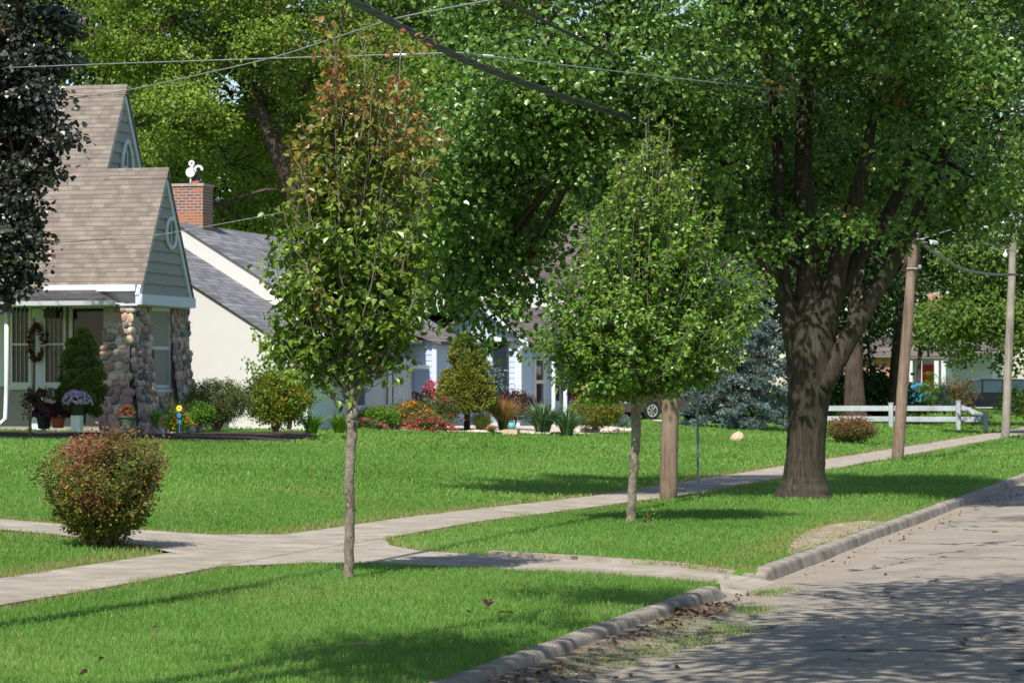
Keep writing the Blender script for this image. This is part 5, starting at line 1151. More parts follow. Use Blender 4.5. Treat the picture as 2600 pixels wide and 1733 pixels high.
# the big street tree
s = 42.7
crown_tree('big_street_tree', 'huge street tree with thick dark forked trunk spreading over the sidewalk', 2038, 42.7,
    [(2040, 1280, 176), (2040, 1262, 150), (2041, 1238, 120), (2042, 1205, 106), (2046, 1150, 98), (2050, 1050, 100), (2058, 960, 116), (2062, 890, 128), (2066, 830, 112), (2068, 760, 70), (2068, 700, 36)],
    [[(2030, 940, 60), (2012, 830, 52), (1990, 740, 46), (1972, 600, 36), (1985, 430, 30, .2), (1970, 250, 24, .5), (1950, 0, 18, .5)],
     [(2058, 880, 84), (2050, 760, 62), (2052, 640, 52), (2040, 480, 48), (2045, 300, 40, .3), (2080, 60, 30, .5), (2090, -200, 22)],
     [(2078, 880, 74, -.1), (2112, 740, 56, -.1), (2140, 610, 46, -.1), (2180, 480, 36), (2210, 360, 28), (2230, 150, 20)],
     [(2080, 980, 70, -.1), (2120, 915, 56, -.15), (2185, 800, 46, -.2), (2250, 690, 40, -.2), (2320, 570, 36), (2380, 440, 34), (2430, 300, 26), (2480, 100, 18)],
     [(2100, 800, 50, .2), (2160, 690, 42, .3), (2230, 590, 36, .3), (2290, 500, 30, .5), (2330, 380, 24, .6)],
     [(1985, 760, 34, -.1), (1930, 660, 26, -.4), (1840, 560, 20, -.8), (1700, 450, 16, -1), (1500, 380, 12, -1.2)],
     [(1975, 620, 30, -.2), (1850, 420, 22, -.4), (1650, 260, 16, -.6), (1400, 160, 11, -.6)]],
    [(1900, 60, 330, 200, -2.2, 2.0), (2330, 110, 300, 210, -2.0, 2.0), (1550, 120, 330, 220, -1.6, 2.0), (1230, 210, 260, 230, -1.0, 1.8), (1120, 430, 170, 180, -.6, 1.4),
     (1290, 510, 190, 150, -.6, 1.5), (1480, 400, 200, 150, -1.4, 1.5), (1700, 380, 200, 140, -.4, 1.4), (2500, 330, 170, 150, -1.2, 1.6), (2530, 520, 130, 110, -.6, 1.3), (2440, 520, 70, 80, -.6, .8),
     (1830, 600, 110, 70, -1.0, .8), (1900, 480, 160, 140, .8, 1.6), (2100, 420, 260, 200, 2.0, 1.6), (2300, 330, 220, 200, 1.2, 1.6), (1700, 560, 180, 80, .8, 1.2), (1160, 640, 140, 80, -.6, .8), (1180, 760, 110, 100, -.6, .7), (1250, 700, 90, 80, -.5, .6), (1370, 640, 90, 60, -.4, .7), (1270, 800, 60, 50, -.6, .4), (1130, 560, 130, 90, -.6, .8), (2150, 570, 60, 50, -.9, .5), (1980, 590, 50, 60, -.6, .4),
     (1980, -150, 230, 90, -3.6, 1.0), (2060, -120, 150, 70, -5.0, .8), (1700, -260, 480, 260, 1.2, 2.6), (2200, -260, 450, 260, 1.2, 2.6), (1950, -520, 380, 200, 1.0, 2.4), (1350, -120, 300, 200, .8, 1.8), (2560, -60, 260, 220, .6, 2.0)],
    4200, 27, .088, 'big', 'bark', rc=.26, shell=.33, tint=.02, twigs=330, twr=.022, width=.8, flat=.75)
# trees beyond
crown_tree('background_tree', 'large yellow-green tree with leaning dark trunk behind the tan roof', 800, 86,
    [(830, 1080, 60), (800, 700, 50), (770, 560, 46), (730, 450, 44), (695, 370, 40), (665, 290, 34), (640, 230, 26)],
    [[(640, 240, 22), (560, 150, 16), (450, 60, 12)], [(690, 350, 20), (760, 240, 16), (860, 120, 12)], [(760, 520, 14, 1), (690, 470, 9, .5), (600, 505, 8, 0), (545, 515, 6, -.5)], [(670, 290, 16), (600, 300, 10), (500, 300, 8)]],
    [(280, 120, 200, 150, 0), (450, 60, 200, 150, -1), (640, 60, 180, 140, -1), (820, 90, 180, 150, -.5), (950, 180, 150, 160, 0), (340, 300, 180, 120, 0), (500, 230, 160, 100, -1), (440, 430, 120, 110, 1), (560, 400, 110, 110, 2.5), (600, 560, 120, 110, 3), (780, 330, 130, 150, 1), (900, 450, 150, 180, 2), (230, -200, 260, 180, 0), (600, -220, 300, 200, 0), (900, -180, 220, 180, 0), (560, 620, 200, 80, 6), (170, 350, 130, 170, 1.5), (450, 330, 90, 60, -1), (730, 200, 90, 70, -1.5), (620, 330, 160, 150, 6), (800, 250, 160, 160, 6), (700, 480, 150, 120, 6)],
    3300, 36, .115, 'back', 'bark_d', rc=.36, shell=.3, tint=.05, twigs=160, twr=.035)
crown_tree('background_tree', 'mid green tree behind the garden houses in the centre', 1150, 112, [(1150, 1050, 50), (1150, 700, 40), (1140, 450, 30)], [],
    [(1050, 300, 190, 240, 0), (1250, 200, 230, 220, 0), (1150, 520, 230, 160, 0), (950, 560, 180, 130, 0), (1380, 480, 200, 170, 0), (1450, 250, 220, 230, 2), (1500, 620, 140, 120, 2), (1000, 80, 220, 160, 0), (1300, -60, 260, 180, 0)],
    1500, 20, .22, 'back2', 'bark_d', rc=.55, shell=.35, twigs=60, twr=.05)
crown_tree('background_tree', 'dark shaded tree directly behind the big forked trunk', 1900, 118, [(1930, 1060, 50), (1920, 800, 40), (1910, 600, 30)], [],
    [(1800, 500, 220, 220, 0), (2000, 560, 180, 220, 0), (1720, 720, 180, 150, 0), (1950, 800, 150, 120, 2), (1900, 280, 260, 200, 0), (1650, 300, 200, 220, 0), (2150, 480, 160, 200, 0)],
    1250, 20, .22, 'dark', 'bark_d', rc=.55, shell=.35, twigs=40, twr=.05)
crown_tree('background_tree', 'dark tree with broad black trunk standing behind the leaning far pole', 2295, 112, [(2268, 1085, 60), (2282, 950, 48), (2295, 800, 46), (2312, 680, 44), (2325, 560, 40), (2330, 450, 30)],
    [[(2320, 620, 30), (2260, 500, 22), (2200, 380, 16)], [(2325, 560, 26), (2400, 450, 20), (2470, 330, 14)]],
    [(2300, 400, 220, 190, 2), (2420, 330, 220, 200, 0), (2180, 560, 140, 150, 3), (2400, 560, 170, 110, 3), (2240, 640, 70, 60, 2), (2450, 120, 240, 180, 0), (2200, 200, 220, 180, 0), (2340, 680, 70, 60, 4)],
    1300, 20, .20, 'dark', 'bark_d', rc=.5, shell=.35, twigs=60, twr=.05)
crown_tree('background_tree', 'dark trunk tree at the left end of the white rail fence', 2165, 108, [(2172, 1082, 62), (2168, 950, 46), (2172, 800, 42), (2180, 650, 38)], [],
    [(2170, 640, 110, 130, 0), (2120, 760, 70, 80, 1), (2230, 770, 60, 60, 1), (2100, 900, 60, 70, 3), (2225, 870, 40, 60, 3), (2190, 960, 60, 50, 4), (2255, 960, 35, 60, 5)], 650, 20, .18, 'dark', 'bark_d', rc=.45, twigs=30, twr=.04)
crown_tree('background_tree', 'leafy bright maple hanging over the minivan at the right edge', 2600, 99, [(2660, 1080, 60), (2655, 900, 46), (2650, 750, 40)], [],
    [(2520, 760, 130, 130, 0), (2450, 820, 80, 70, -1), (2560, 840, 110, 60, 0), (2620, 660, 150, 130, 0), (2480, 650, 110, 90, 0), (2640, 800, 120, 130, -1), (2700, 500, 200, 160, 0)],
    1150, 24, .155, 'back2', 'bark_d', rc=.36, shell=.3, twigs=60, twr=.04)
crown_tree('background_tree', 'soft green tree in front of the far white porch house', 2330, 150, [(2330, 1040, 14), (2335, 900, 10), (2340, 850, 8)], [],
    [(2340, 845, 50, 45, 0), (2385, 800, 50, 60, 0), (2400, 880, 50, 45, 0), (2310, 800, 40, 40, 1), (2430, 760, 60, 70, 1)], 260, 18, .22, 'back2', 'bark_d', rc=.4, twigs=20, twr=.03)
# wall of trees closing the view
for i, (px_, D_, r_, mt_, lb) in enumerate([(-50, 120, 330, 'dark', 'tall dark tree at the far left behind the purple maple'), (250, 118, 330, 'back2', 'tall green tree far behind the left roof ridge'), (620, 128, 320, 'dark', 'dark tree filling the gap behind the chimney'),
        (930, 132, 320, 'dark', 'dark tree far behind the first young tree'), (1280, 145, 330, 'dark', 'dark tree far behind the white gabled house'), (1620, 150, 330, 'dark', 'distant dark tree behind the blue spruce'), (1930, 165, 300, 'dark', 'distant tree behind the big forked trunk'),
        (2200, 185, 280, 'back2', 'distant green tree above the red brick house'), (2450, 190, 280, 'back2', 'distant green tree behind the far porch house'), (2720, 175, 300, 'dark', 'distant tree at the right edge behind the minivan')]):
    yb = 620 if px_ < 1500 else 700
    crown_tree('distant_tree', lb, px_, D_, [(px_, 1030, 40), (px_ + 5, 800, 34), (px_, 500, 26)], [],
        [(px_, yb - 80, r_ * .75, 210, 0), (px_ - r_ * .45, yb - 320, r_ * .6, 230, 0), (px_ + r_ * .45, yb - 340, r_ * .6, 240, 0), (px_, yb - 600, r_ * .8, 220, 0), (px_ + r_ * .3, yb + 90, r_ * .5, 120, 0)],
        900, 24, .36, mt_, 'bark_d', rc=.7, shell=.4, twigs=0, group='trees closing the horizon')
# purple maple at the left edge
crown_tree('purple_maple', 'dark purple-leaved maple overhanging the left edge', -420, 53, [(-420, 1120, 95), (-420, 800, 70), (-400, 500, 60)],
    [[(-405, 600, 40), (-250, 350, 26), (-80, 150, 16), (50, 60, 10)], [(-410, 700, 36), (-250, 560, 24), (-100, 480, 16), (40, 440, 10)]],
    [(-60, 60, 150, 120, 0), (70, 50, 80, 80, 0), (130, -440, 75, 45, 0), (-20, -400, 110, 70, 0), (-200, -300, 150, 150, 0), (-200, -60, 160, 120, 0), (10, 190, 100, 80, 0), (10, 310, 90, 80, 0), (110, 290, 45, 35, 0), (115, 380, 60, 28, 0), (60, 440, 75, 60, 0), (60, 250, 70, 60, 0), (40, 510, 70, 50, 0), (60, 640, 50, 35, 0), (30, 720, 45, 40, 0), (90, 140, 70, 70, 0), (-20, 550, 75, 70, 0), (-10, 640, 70, 50, 0), (-60, 710, 60, 40, 0), (-200, 300, 160, 220, 0), (-220, 600, 160, 200, 0), (-400, 250, 200, 250, 0)],
    1600, 36, .105, 'purple', 'bark_d', rc=.24, sprd=.42, clump=22, shell=.35, twigs=150, twr=.018, width=1.0, tint=.02)
# street trees whose trunks stand outside the picture; their shade crosses the lawn and road
def shade_tree(name, label, x, y, lobes, ncl, npl, ls, r=.2, htr=3.4):
    b = np.array([x, y, float(gz(x)) if x < -4.6 else -.15]); t = thing(name, b, label, 'tree', 'street trees casting shade on the road'); mb = MB()
    mb.tube([b - [0, 0, .1], b + [0, 0, .3], b + [.03, .02, htr * .6], b + [0, .05, htr]], [r * 1.35, r, r * .85, r * .8], 14); C = []; LC = []
    for (cx, cy, cz, rx, ry, rz_) in lobes:
        k = int(ncl * rx * ry / sum(q[3] * q[4] for q in lobes)); q = nrm(rng.normal(size=(k, 3))) * np.clip(1 - np.abs(rng.normal(size=(k, 1))) * .35, .1, 1.05)
        c = np.array([cx, cy, cz]); C.append(c + q * np.array([rx, ry, rz_])); mb.tube(bez(b + [0, 0, htr], (b + c) / 2 + [0, 0, htr * .5], c, 8), np.linspace(r * .5, .03, 8), 7, cap=False)
        for e in C[-1][::5]: mb.tube(bez(c, (c + e) / 2 + rng.normal(size=3) * .2, e, 5), np.linspace(.03, .008, 5), 4, cap=False)
    C = np.vstack(C); P = (C[:, None] + rng.normal(size=(len(C), npl, 3)) * np.array([.34, .34, .2])).reshape(-1, 3); ml = MB()
    add_leaves(ml, P, rng.normal(size=P.shape) + np.array([0, 0, -.4]), ls * rng.uniform(.6, 1.3, len(P)), width=.8); part(mb, 'trunk', 'bark', t, smooth=True); part(ml, 'crown', 'big', t)
shade_tree('street_tree', 'street tree left of the camera overhanging the near lawn, outside the picture', -6.9, 7.6,
    [(-5.5, 12.5, 6.5, .85, .95, .5), (-5.4, 17.0, 7.2, .72, .65, .35), (-5.1, 14.9, 6.6, .35, .4, .3), (-4.7, 11.0, 6.6, .9, .8, .6), (-6.6, 7.2, 7.4, 1.5, 1.3, 1.2), (-3.6, 9.0, 7.0, 1.3, 1.4, 1.2)], 460, 28, .12)
shade_tree('street_tree', 'wide tree across the road whose branches shade the asphalt, outside the picture', 5.6, 14.0,
    [(-3.3, 13.5, 7.0, 1.1, 2.6, .9), (-1.2, 12.5, 7.5, 1.9, 3.0, 1.1), (-2.9, 18.6, 7.8, 1.3, 1.9, .8), (0, 17.5, 8.0, 2.2, 3.0, 1.1), (-.9, 22.6, 8.0, 1.7, 1.4, .8), (2.6, 19.5, 8.5, 2.4, 4, 1.4), (-2.6, 33, 8, 1.4, 1.0, .6), (3.5, 13, 8.6, 3, 3, 2), (1, 30, 8.5, 2.5, 2.0, 1), (-3.0, 16.5, 6.4, 1.1, 1.6, .5), (-1.6, 20.5, 7.0, 1.6, 1.0, .6)], 2100, 24, .12, .32, 4.5)

# ------------------------------------------------------------------ GARDENS
# blue spruce: tiers of drooping sprays
b, Db = ground_hit(1868, 1087); t = thing('blue_spruce', b, 'broad blue spruce with silvery drooping tiers left of the big trunk', 'tree'); mb = MB(); ml = MB(); H_ = 6.2
mb.tube([b - [0, 0, .1], b + [0, 0, H_]], [.16, .03], 10)
PP = []; DD = []
for z in np.arange(.25, H_, .27):
    rr = 2.15 * (1 - z / H_) ** .8 + .1; nb_ = int(9 + 8 * (1 - z / H_))
    for k in range(nb_):
        a = rng.random() * 6.283; L = rr * rng.uniform(.75, 1.12); dv = np.array([math.cos(a), math.sin(a), 0])
        C = bez(b + [0, 0, z + .15], b + dv * L * .6 + [0, 0, z + .12], b + dv * L + [0, 0, z - .12 + rng.normal() * .05], 7); mb.tube(C, np.linspace(.025, .006, 7), 4, cap=False)
        m_ = int(40 * L); q = rng.random(m_) ** .6; i = np.minimum((q * 6).astype(int), 5); pos = C[i] + (C[i + 1] - C[i]) * (q * 6 - i)[:, None]
        sd = np.array([-dv[1], dv[0], 0]); off = rng.normal(size=m_) * .17 * (1.15 - q) * L ** .5
        PP.append(pos + sd * off[:, None] + rng.normal(size=(m_, 3)) * [.03, .03, .03] + [0, 0, -.02]); DD.append(dv * .8 + sd * np.sign(off)[:, None] * .7 + rng.normal(size=(m_, 3)) * .4 + [0, 0, .1])
PP = np.vstack(PP); DD = np.vstack(DD); n_ = len(PP); k = 3
PP = np.repeat(PP, k, 0) + rng.normal(size=(n_ * k, 3)) * .02; DD = np.repeat(DD, k, 0) + rng.normal(size=(n_ * k, 3)) * .5
add_leaves(ml, PP, DD, .10 * rng.uniform(.6, 1.2, n_ * k), width=.38, tint=(rng.random(n_ * k) < .08) * .8, nup=.6); mb.build('trunk', 'bark_d', t); ml.build('crown', 'blue', t)
b2_, _ = ground_hit(1915, 1090)
shrub('spruce_seedling', 'tiny blue spruce seedling at the foot of the blue spruce', 1912, 1092, ground_hit(1912, 1092)[1] - .3, .55, .28, 'blue', 700, .06, cat='plant', base=ground_hit(1912, 1092)[0])

def conifer(name, label, px, py, D, prof, H_, mt, n_, ls, trunk_h=0., cat='shrub', lumps=60, fl=.9):
    b = at(px, D); b[2] = zat(py, D) if py else float(gz(b[0])); t = thing(name, b, label, cat); mb = MB(); ml = MB()
    mb.tube([b - [0, 0, .1], b + [.02, 0, trunk_h + .2], b + [0, 0, H_ * .8]], [.09, .07, .02], 8)
    pz_ = np.array([p[0] for p in prof]); pr_ = np.array([p[1] for p in prof]); q = np.linspace(pz_[0], pz_[-1], 60); wq = np.interp(q, pz_, pr_) + .02; wq /= wq.sum()
    zc = rng.choice(q, lumps, p=wq); a = rng.random(lumps) * 6.283; rr = np.interp(zc, pz_, pr_)
    C = b + np.stack([np.cos(a) * rr * .86, np.sin(a) * rr * .86, zc], 1); R_ = rng.uniform(.14, .22, lumps) * (pr_.max() / .6)
    i = rng.integers(0, lumps, n_); d_ = nrm(rng.normal(size=(n_, 3)) + nrm(C[i] - b - [0, 0, H_ * .35]) * .7 + [0, 0, .35])
    P = C[i] + d_ * R_[i][:, None] * rng.uniform(.75, 1.05, (n_, 1)) * [1, 1, .7]
    # inner fill
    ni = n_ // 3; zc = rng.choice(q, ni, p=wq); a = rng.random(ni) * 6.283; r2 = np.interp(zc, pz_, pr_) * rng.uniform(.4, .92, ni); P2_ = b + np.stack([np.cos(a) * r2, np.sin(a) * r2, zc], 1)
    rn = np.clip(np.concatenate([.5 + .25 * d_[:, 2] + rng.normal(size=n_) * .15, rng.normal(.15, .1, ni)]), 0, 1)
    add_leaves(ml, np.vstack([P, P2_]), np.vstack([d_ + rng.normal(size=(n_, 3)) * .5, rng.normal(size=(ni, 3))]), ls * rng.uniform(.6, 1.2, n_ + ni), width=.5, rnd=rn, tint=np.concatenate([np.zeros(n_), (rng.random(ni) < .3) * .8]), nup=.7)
    part(mb, 'trunk', 'bark_d', t, smooth=True); part(ml, 'foliage', mt, t); return t
D1 = 55.9; pm = F / D1
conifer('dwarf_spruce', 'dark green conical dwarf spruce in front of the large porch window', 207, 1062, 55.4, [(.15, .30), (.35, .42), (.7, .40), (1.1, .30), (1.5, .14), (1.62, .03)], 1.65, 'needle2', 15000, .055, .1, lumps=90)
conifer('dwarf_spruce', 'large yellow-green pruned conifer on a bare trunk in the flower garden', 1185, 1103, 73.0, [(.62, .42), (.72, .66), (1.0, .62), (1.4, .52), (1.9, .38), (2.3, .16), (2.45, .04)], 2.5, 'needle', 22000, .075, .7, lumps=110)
conifer('dwarf_spruce', 'small bright green cone conifer beside the far white porch', 2365, 1042, 128, [(.1, .55), (.6, .5), (1.2, .25), (1.7, .04)], 1.7, 'brightg', 1500, .10, .1, lumps=40)
# house 1 bed
G = 'flower pots by the porch'
def potted(px, py, D, pr, ph, pm_, fm, w_, h_, label, lift=0., fs=.035, cnt=260, gm='dark', style='mum'):
    b = at(px, D); b[2] = zat(py, D); t = thing('potted_plant', b, label, 'potted plant', G); mb = MB()
    mb.lathe(b + [0, 0, lift], [(pr * .72, 0), (pr * .95, ph * .85), (pr * 1.08, ph * .86), (pr * 1.08, ph), (pr * .9, ph), (pr * .88, ph * .9)], 18); part(mb, 'pot', pm_, t, smooth=False)
    c = b + [0, 0, lift + ph]; ml = MB(); n_ = 900; d_ = nrm(rng.normal(size=(n_, 3))); d_[:, 2] = np.abs(d_[:, 2]); P = c + d_ * rng.uniform(.5, .95, (n_, 1)) * [w_ / 2, w_ / 2, h_]
    add_leaves(ml, P, d_ + rng.normal(size=(n_, 3)) * .5, .045); part(ml, 'foliage', gm, t)
    d_ = nrm(rng.normal(size=(cnt, 3)) + [0, -.2, .4]); d_[:, 2] = np.abs(d_[:, 2]); FP = c + d_ * [w_ / 2, w_ / 2, h_] * rng.uniform(.92, 1.05, (cnt, 1)); mf = MB()
    k = 6; A = np.repeat(FP, k, 0); th = np.tile(np.arange(k) * 1.05, cnt); S_ = nrm(np.cross(d_, [0, 0, 1.]) + 1e-3); U_ = np.cross(S_, d_); dd = np.repeat(S_, k, 0) * np.cos(th)[:, None] + np.repeat(U_, k, 0) * np.sin(th)[:, None] + np.repeat(d_, k, 0) * .3
    add_leaves(mf, A, dd, fs * rng.uniform(.7, 1.1, len(A)), width=.8); part(mf, 'blossoms', fm, t)
    if lift: 
        ms = MB(); ms.box(tuple(b + [-.09, -.09, 0]), tuple(b + [.09, .09, lift - .001])); part(ms, 'stand', 'white', t)
potted(112, 1088, 55.6, .15, .24, 'pot_d', 'plum', .44, .26, 'dark plum chrysanthemum in a black pot beside the maple sapling', fs=.04)
potted(148, 1086, 55.3, .14, .22, 'pot_t', 'plum', .42, .26, 'plum chrysanthemum in a terracotta pot by the porch', fs=.04)
potted(196, 1094, 55.0, .14, .22, 'pot_d', 'lav', .56, .26, 'pale lavender chrysanthemum raised on a white stand', lift=.30, fs=.045)
potted(322, 1084, 55.6, .17, .22, 'pot_g', 'mag', .34, .22, 'green pot with a few red flowers against the stone bay', fs=.04, cnt=26, gm='shrubg')
# weeping Japanese maple sapling
b = at(78, 54.9); b[2] = zat(1112, 54.9); t = thing('maple_sapling', b, 'thin staked Japanese maple sapling with dark red leaves by the porch', 'sapling'); mb = MB(); ml = MB()
top = b + [.05, 0, .82]; mb.tube([b - [0, 0, .05], b + [.01, 0, .4], top], [.016, .013, .01], 6); PL = []
for k in range(22):
    a = rng.random() * 6.28; e = top + np.array([math.cos(a) * rng.uniform(.15, .5), math.sin(a) * .3, rng.uniform(-.5, .12)]); C = bez(top - [0, 0, rng.uniform(0, .25)], (top + e) / 2 + [0, 0, .15], e, 6); mb.tube(C, np.linspace(.006, .002, 6), 4, cap=False); PL.append(C[2:] ); PL.append((C[1:] + C[:-1]) / 2)
PL = np.repeat(np.vstack(PL), 4, 0); add_leaves(ml, PL + rng.normal(size=PL.shape) * .025, rng.normal(size=PL.shape) + [0, 0, -.8], .06, width=.45); part(mb, 'trunk', 'bark_twig', t); part(ml, 'foliage', 'darkred', t)
mb = MB(); q = b + [-.03, .0, -.05]; mb.tube([q, q + [0.015, 0, .95]], .014, 6); part(mb, 'stake', 'soil', t)
tuft('iris_clump', 'upright pale green blade leaves growing in front of the stone bay', 440, 56.6, 34, .78, .5, 'shruby', .035, lean=.55, py=1092)
tuft('grass_clump', 'low soft green leaf clump beside the stone bay', 395, 57.0, 60, .42, .4, 'brightg', .022, lean=.8, py=1080)
# pinwheel flower ornament
b = at(456, 56.2); b[2] = zat(1098, 56.2); t = thing('pinwheel', b, 'blue and yellow plastic pinwheel flower stuck in the mulch', 'garden pinwheel'); mb = MB(); mb.tube([b, b + [0, 0, .5]], .008, 6); part(mb, 'stick', 'bluep', t)
for (dz, mt_, r_) in ((.47, 'yelp', .065), (.33, 'bluep', .05), (.22, 'bluep', .04)):
    mb = MB()
    for k in range(6): a = k * 1.047; c = b + [0, -.02, dz]; mb.ball(c + [math.cos(a) * r_ * .6, 0, math.sin(a) * r_ * .6], (r_ * .42, .012, r_ * .42))
    part(mb, 'flower_disc', mt_, t, smooth=True)
mb = MB()
for k in range(9): a = k * .7; mb.ball(b + [math.cos(a) * .16, .02, .28 + math.sin(a) * .12], (.022, .015, .022))
part(mb, 'petal_dots', 'redp', t)
shrub('yellow_flower_clump', 'small golden flower clump around the pinwheel', 452, 1098, 56.4, .55, .40, 'brightg', 1500, .04, cat='flowers', flowers=[('yellow', 34, .045, .2, 'blossoms')])
shrub('spirea_shrub', 'rounded olive green shrub beside the stone bay', 552, 1088, 58.5, 1.35, .98, 'shrubg', 12000, .034, shell=.2, stems=30)
shrub('spirea_shrub', 'tall loose yellow-green shrub with orange leaves against the cream wall', 700, 1092, 60.5, 1.30, 1.22, 'shruby', 8500, .055, tint=.14, shell=.25, stems=26)
shrub('leafy_shrub', 'dark leafy shrub tucked behind the first young tree by the cream wall', 735, 1085, 62, .9, 1.25, 'pear2', 4500, .07, shell=.3)
shrub('low_shrub', 'small light green mound at the foot of the stone bay', 508, 1080, 57.6, .5, .42, 'brightg', 1500, .045, cat='shrub')
for k, (q, w_) in enumerate(((790, .9), (862, .8))):
    tuft('daylily_clump', ('bright daylily leaves left of the young tree trunk by the cream wall', 'low daylily leaves right behind the young tree trunk')[k], q, 60.8 + k * 1.5, 190, .50, w_, 'brightg', .026, lean=1.1, py=1097 - k)
# climbing vine on the cream wall
b = at(705, 61.5); b[2] = zat(1080, 61.5); t = thing('climbing_vine', b, 'thin leafy vine climbing the lower corner of the cream wall', 'vine'); mb = MB(); ml = MB(); PL = []
for (xe, ye) in ((680, 790), (650, 840), (625, 915), (700, 880), (665, 905)):
    C = bez(b, P3((705 + xe) / 2 + 20, (1080 + ye) / 2 - 40, 61.8), P3(xe, ye, 62.2), 14); mb.tube(C, np.linspace(.010, .004, 14), 4, cap=False); PL.append(np.repeat(C[4:], 11, 0))
PL = np.vstack(PL); add_leaves(ml, PL + rng.normal(size=PL.shape) * .07, rng.normal(size=PL.shape) * .6 + [0, 0, -.7], .075, width=.85); part(mb, 'stem', 'bark_twig', t); part(ml, 'foliage', 'pear2', t)
# garden of the blue cottage
shrub('juniper', 'low bright green juniper in the flower garden behind the young tree trunk', 962, 1092, 70.4, 1.0, .50, 'brightg', 6000, .05, cat='shrub', shell=.2)
shrub('pink_flower_clump', 'pink flowers low at the left end of the garden', 925, 1098, 69.8, .95, .34, 'shrubg', 1800, .04, cat='flowers', flowers=[('pink', 46, .06, .2, 'blossoms')])
shrub('golden_flower_clump', 'golden black-eyed daisies in the middle of the flower garden', 1045, 1085, 71.6, 1.15, .66, 'shrubg', 3200, .045, cat='flowers', flowers=[('yellow', 230, .055, .1, 'blossoms')])
shrub('coral_flower_clump', 'dense coral pink flowers in front of the golden daisies', 1082, 1100, 70.6, 1.15, .46, 'shrubg', 3000, .04, cat='flowers', flowers=[('coral', 330, .05, .02, 'blossoms')])
shrub('rose_bush', 'rose bush with scattered coral blooms beside the pruned conifer', 1128, 1088, 72.2, .75, .78, 'shrubg', 3000, .045, cat='shrub', flowers=[('coral', 14, .09, .2, 'blossoms')])
b = at(1120, 73.5); b[2] = zat(1050, 73.5); t = thing('cockscomb', b, 'tall magenta plume flowers standing against the pale blue wall', 'flowers'); mb = MB(); ml = MB(); mf = MB(); md = MB()
for (x_, y_, r_, dk) in ((1085, 985, .09, 0), (1108, 985, .12, 0), (1128, 978, .09, 0), (1104, 1000, .08, 0), (1094, 975, .06, 0), (1062, 1010, .085, 1), (1070, 1024, .07, 1), (1052, 1003, .05, 1), (1078, 998, .06, 1), (1048, 1030, .05, 1)):
    c = P3(x_, y_, 73.5 + rng.normal() * .2); mb.tube(bez(b + RV * rng.normal() * .1, (b + c) / 2 + [0, 0, .1], c, 6), .008, 4); k = 90; d_ = nrm(rng.normal(size=(k, 3)))
    add_leaves(md if dk else mf, c + d_ * r_ * [.8, .8, 1.3], d_ + rng.normal(size=(k, 3)) * .4, .05, width=.8)
    k = 60; q = rng.random(k)[:, None]; add_leaves(ml, b + (c - b) * q * .9 + rng.normal(size=(k, 3)) * .07, rng.normal(size=(k, 3)), .09, width=.6)
part(mb, 'stem', 'bark_twig', t); part(ml, 'foliage', 'shrubg', t); part(mf, 'blossoms', 'mag', t); part(md, 'dark_blossoms', 'darkred', t)
tuft('ornamental_grass', 'fine arching green ornamental grass behind the conifer trunk', 1222, 72.6, 800, .62, .7, 'ogra', .011, lean=1.0, py=1097)
tuft('ornamental_grass', 'taller tan-plumed ornamental grass beside the brown shrub', 1278, 74.0, 900, .95, .7, 'ogra', .012, lean=.9, py=1092, tintf=.8)
tuft('dry_grass_clump', 'small orange tan dry grass clump at the gravel edge', 1248, 71.6, 260, .26, .4, 'ogra', .012, lean=1.1, py=1098, tintf=1.)
shrub('barberry', 'dark maroon barberry shrub under the black-framed window', 1305, 1078, 75.8, 1.15, .86, 'darkred', 6500, .045, tint=.1, shell=.22)
for k, (q, qy, n_, w_) in enumerate(((1378, 1100, 230, 1.0), (1440, 1104, 150, .8))):
    tuft('yucca', ('large spiky blue-green yucca at the corner of the gravel bed', 'smaller spiky yucca right of the large one')[k], q, 73.2 - k * .4, int(n_ * 1.5), .92 - k * .14, w_ * 1.2, 'yucca', .046, lean=1.15, py=qy, group='yuccas in the gravel bed')
shrub('box_shrub', 'wide rounded yellow-green shrub right of the yucca', 1512, 1088, 76.5, 1.36, .80, 'needle', 11000, .045, shell=.14, stems=20)
shrub('red_barberry', 'red leaved shrub behind the rounded shrub near the parked brown car', 1508, 1035, 84.5, 1.8, .95, 'redleaf', 4500, .06, shell=.3)
shrub('laceleaf_conifer', 'small pale grey-green shrub against the white brick by the window', 1240, 1060, 76.3, .8, 1.45, 'blue', 1800, .07, shell=.4)
shrub('blue_mound', 'low blue-green mound at the end of the stone border', 1578, 1082, 78.5, .45, .26, 'blue', 900, .04)
b = at(1300, 72.4); b[2] = zat(1090, 72.4); mb = MB(); mb.ball(b + [0, 0, .09], (.10, .10, .095)); tag(mb.build('gazing_ball', 'teal', base=b, smooth=True), 'turquoise glass ball lying in the garden by the gravel', 'ball')
b = at(1298, 71.3); b[2] = zat(1102, 71.3); mb = MB(); mb.box(tuple(b - RV * .19 + [0, -.08, 0]), tuple(b + RV * .19 + [0, .10, .12])); tag(mb.build('stone_block', 'boulder', base=b), 'tan rectangular stone block at the gravel edge', 'stone')
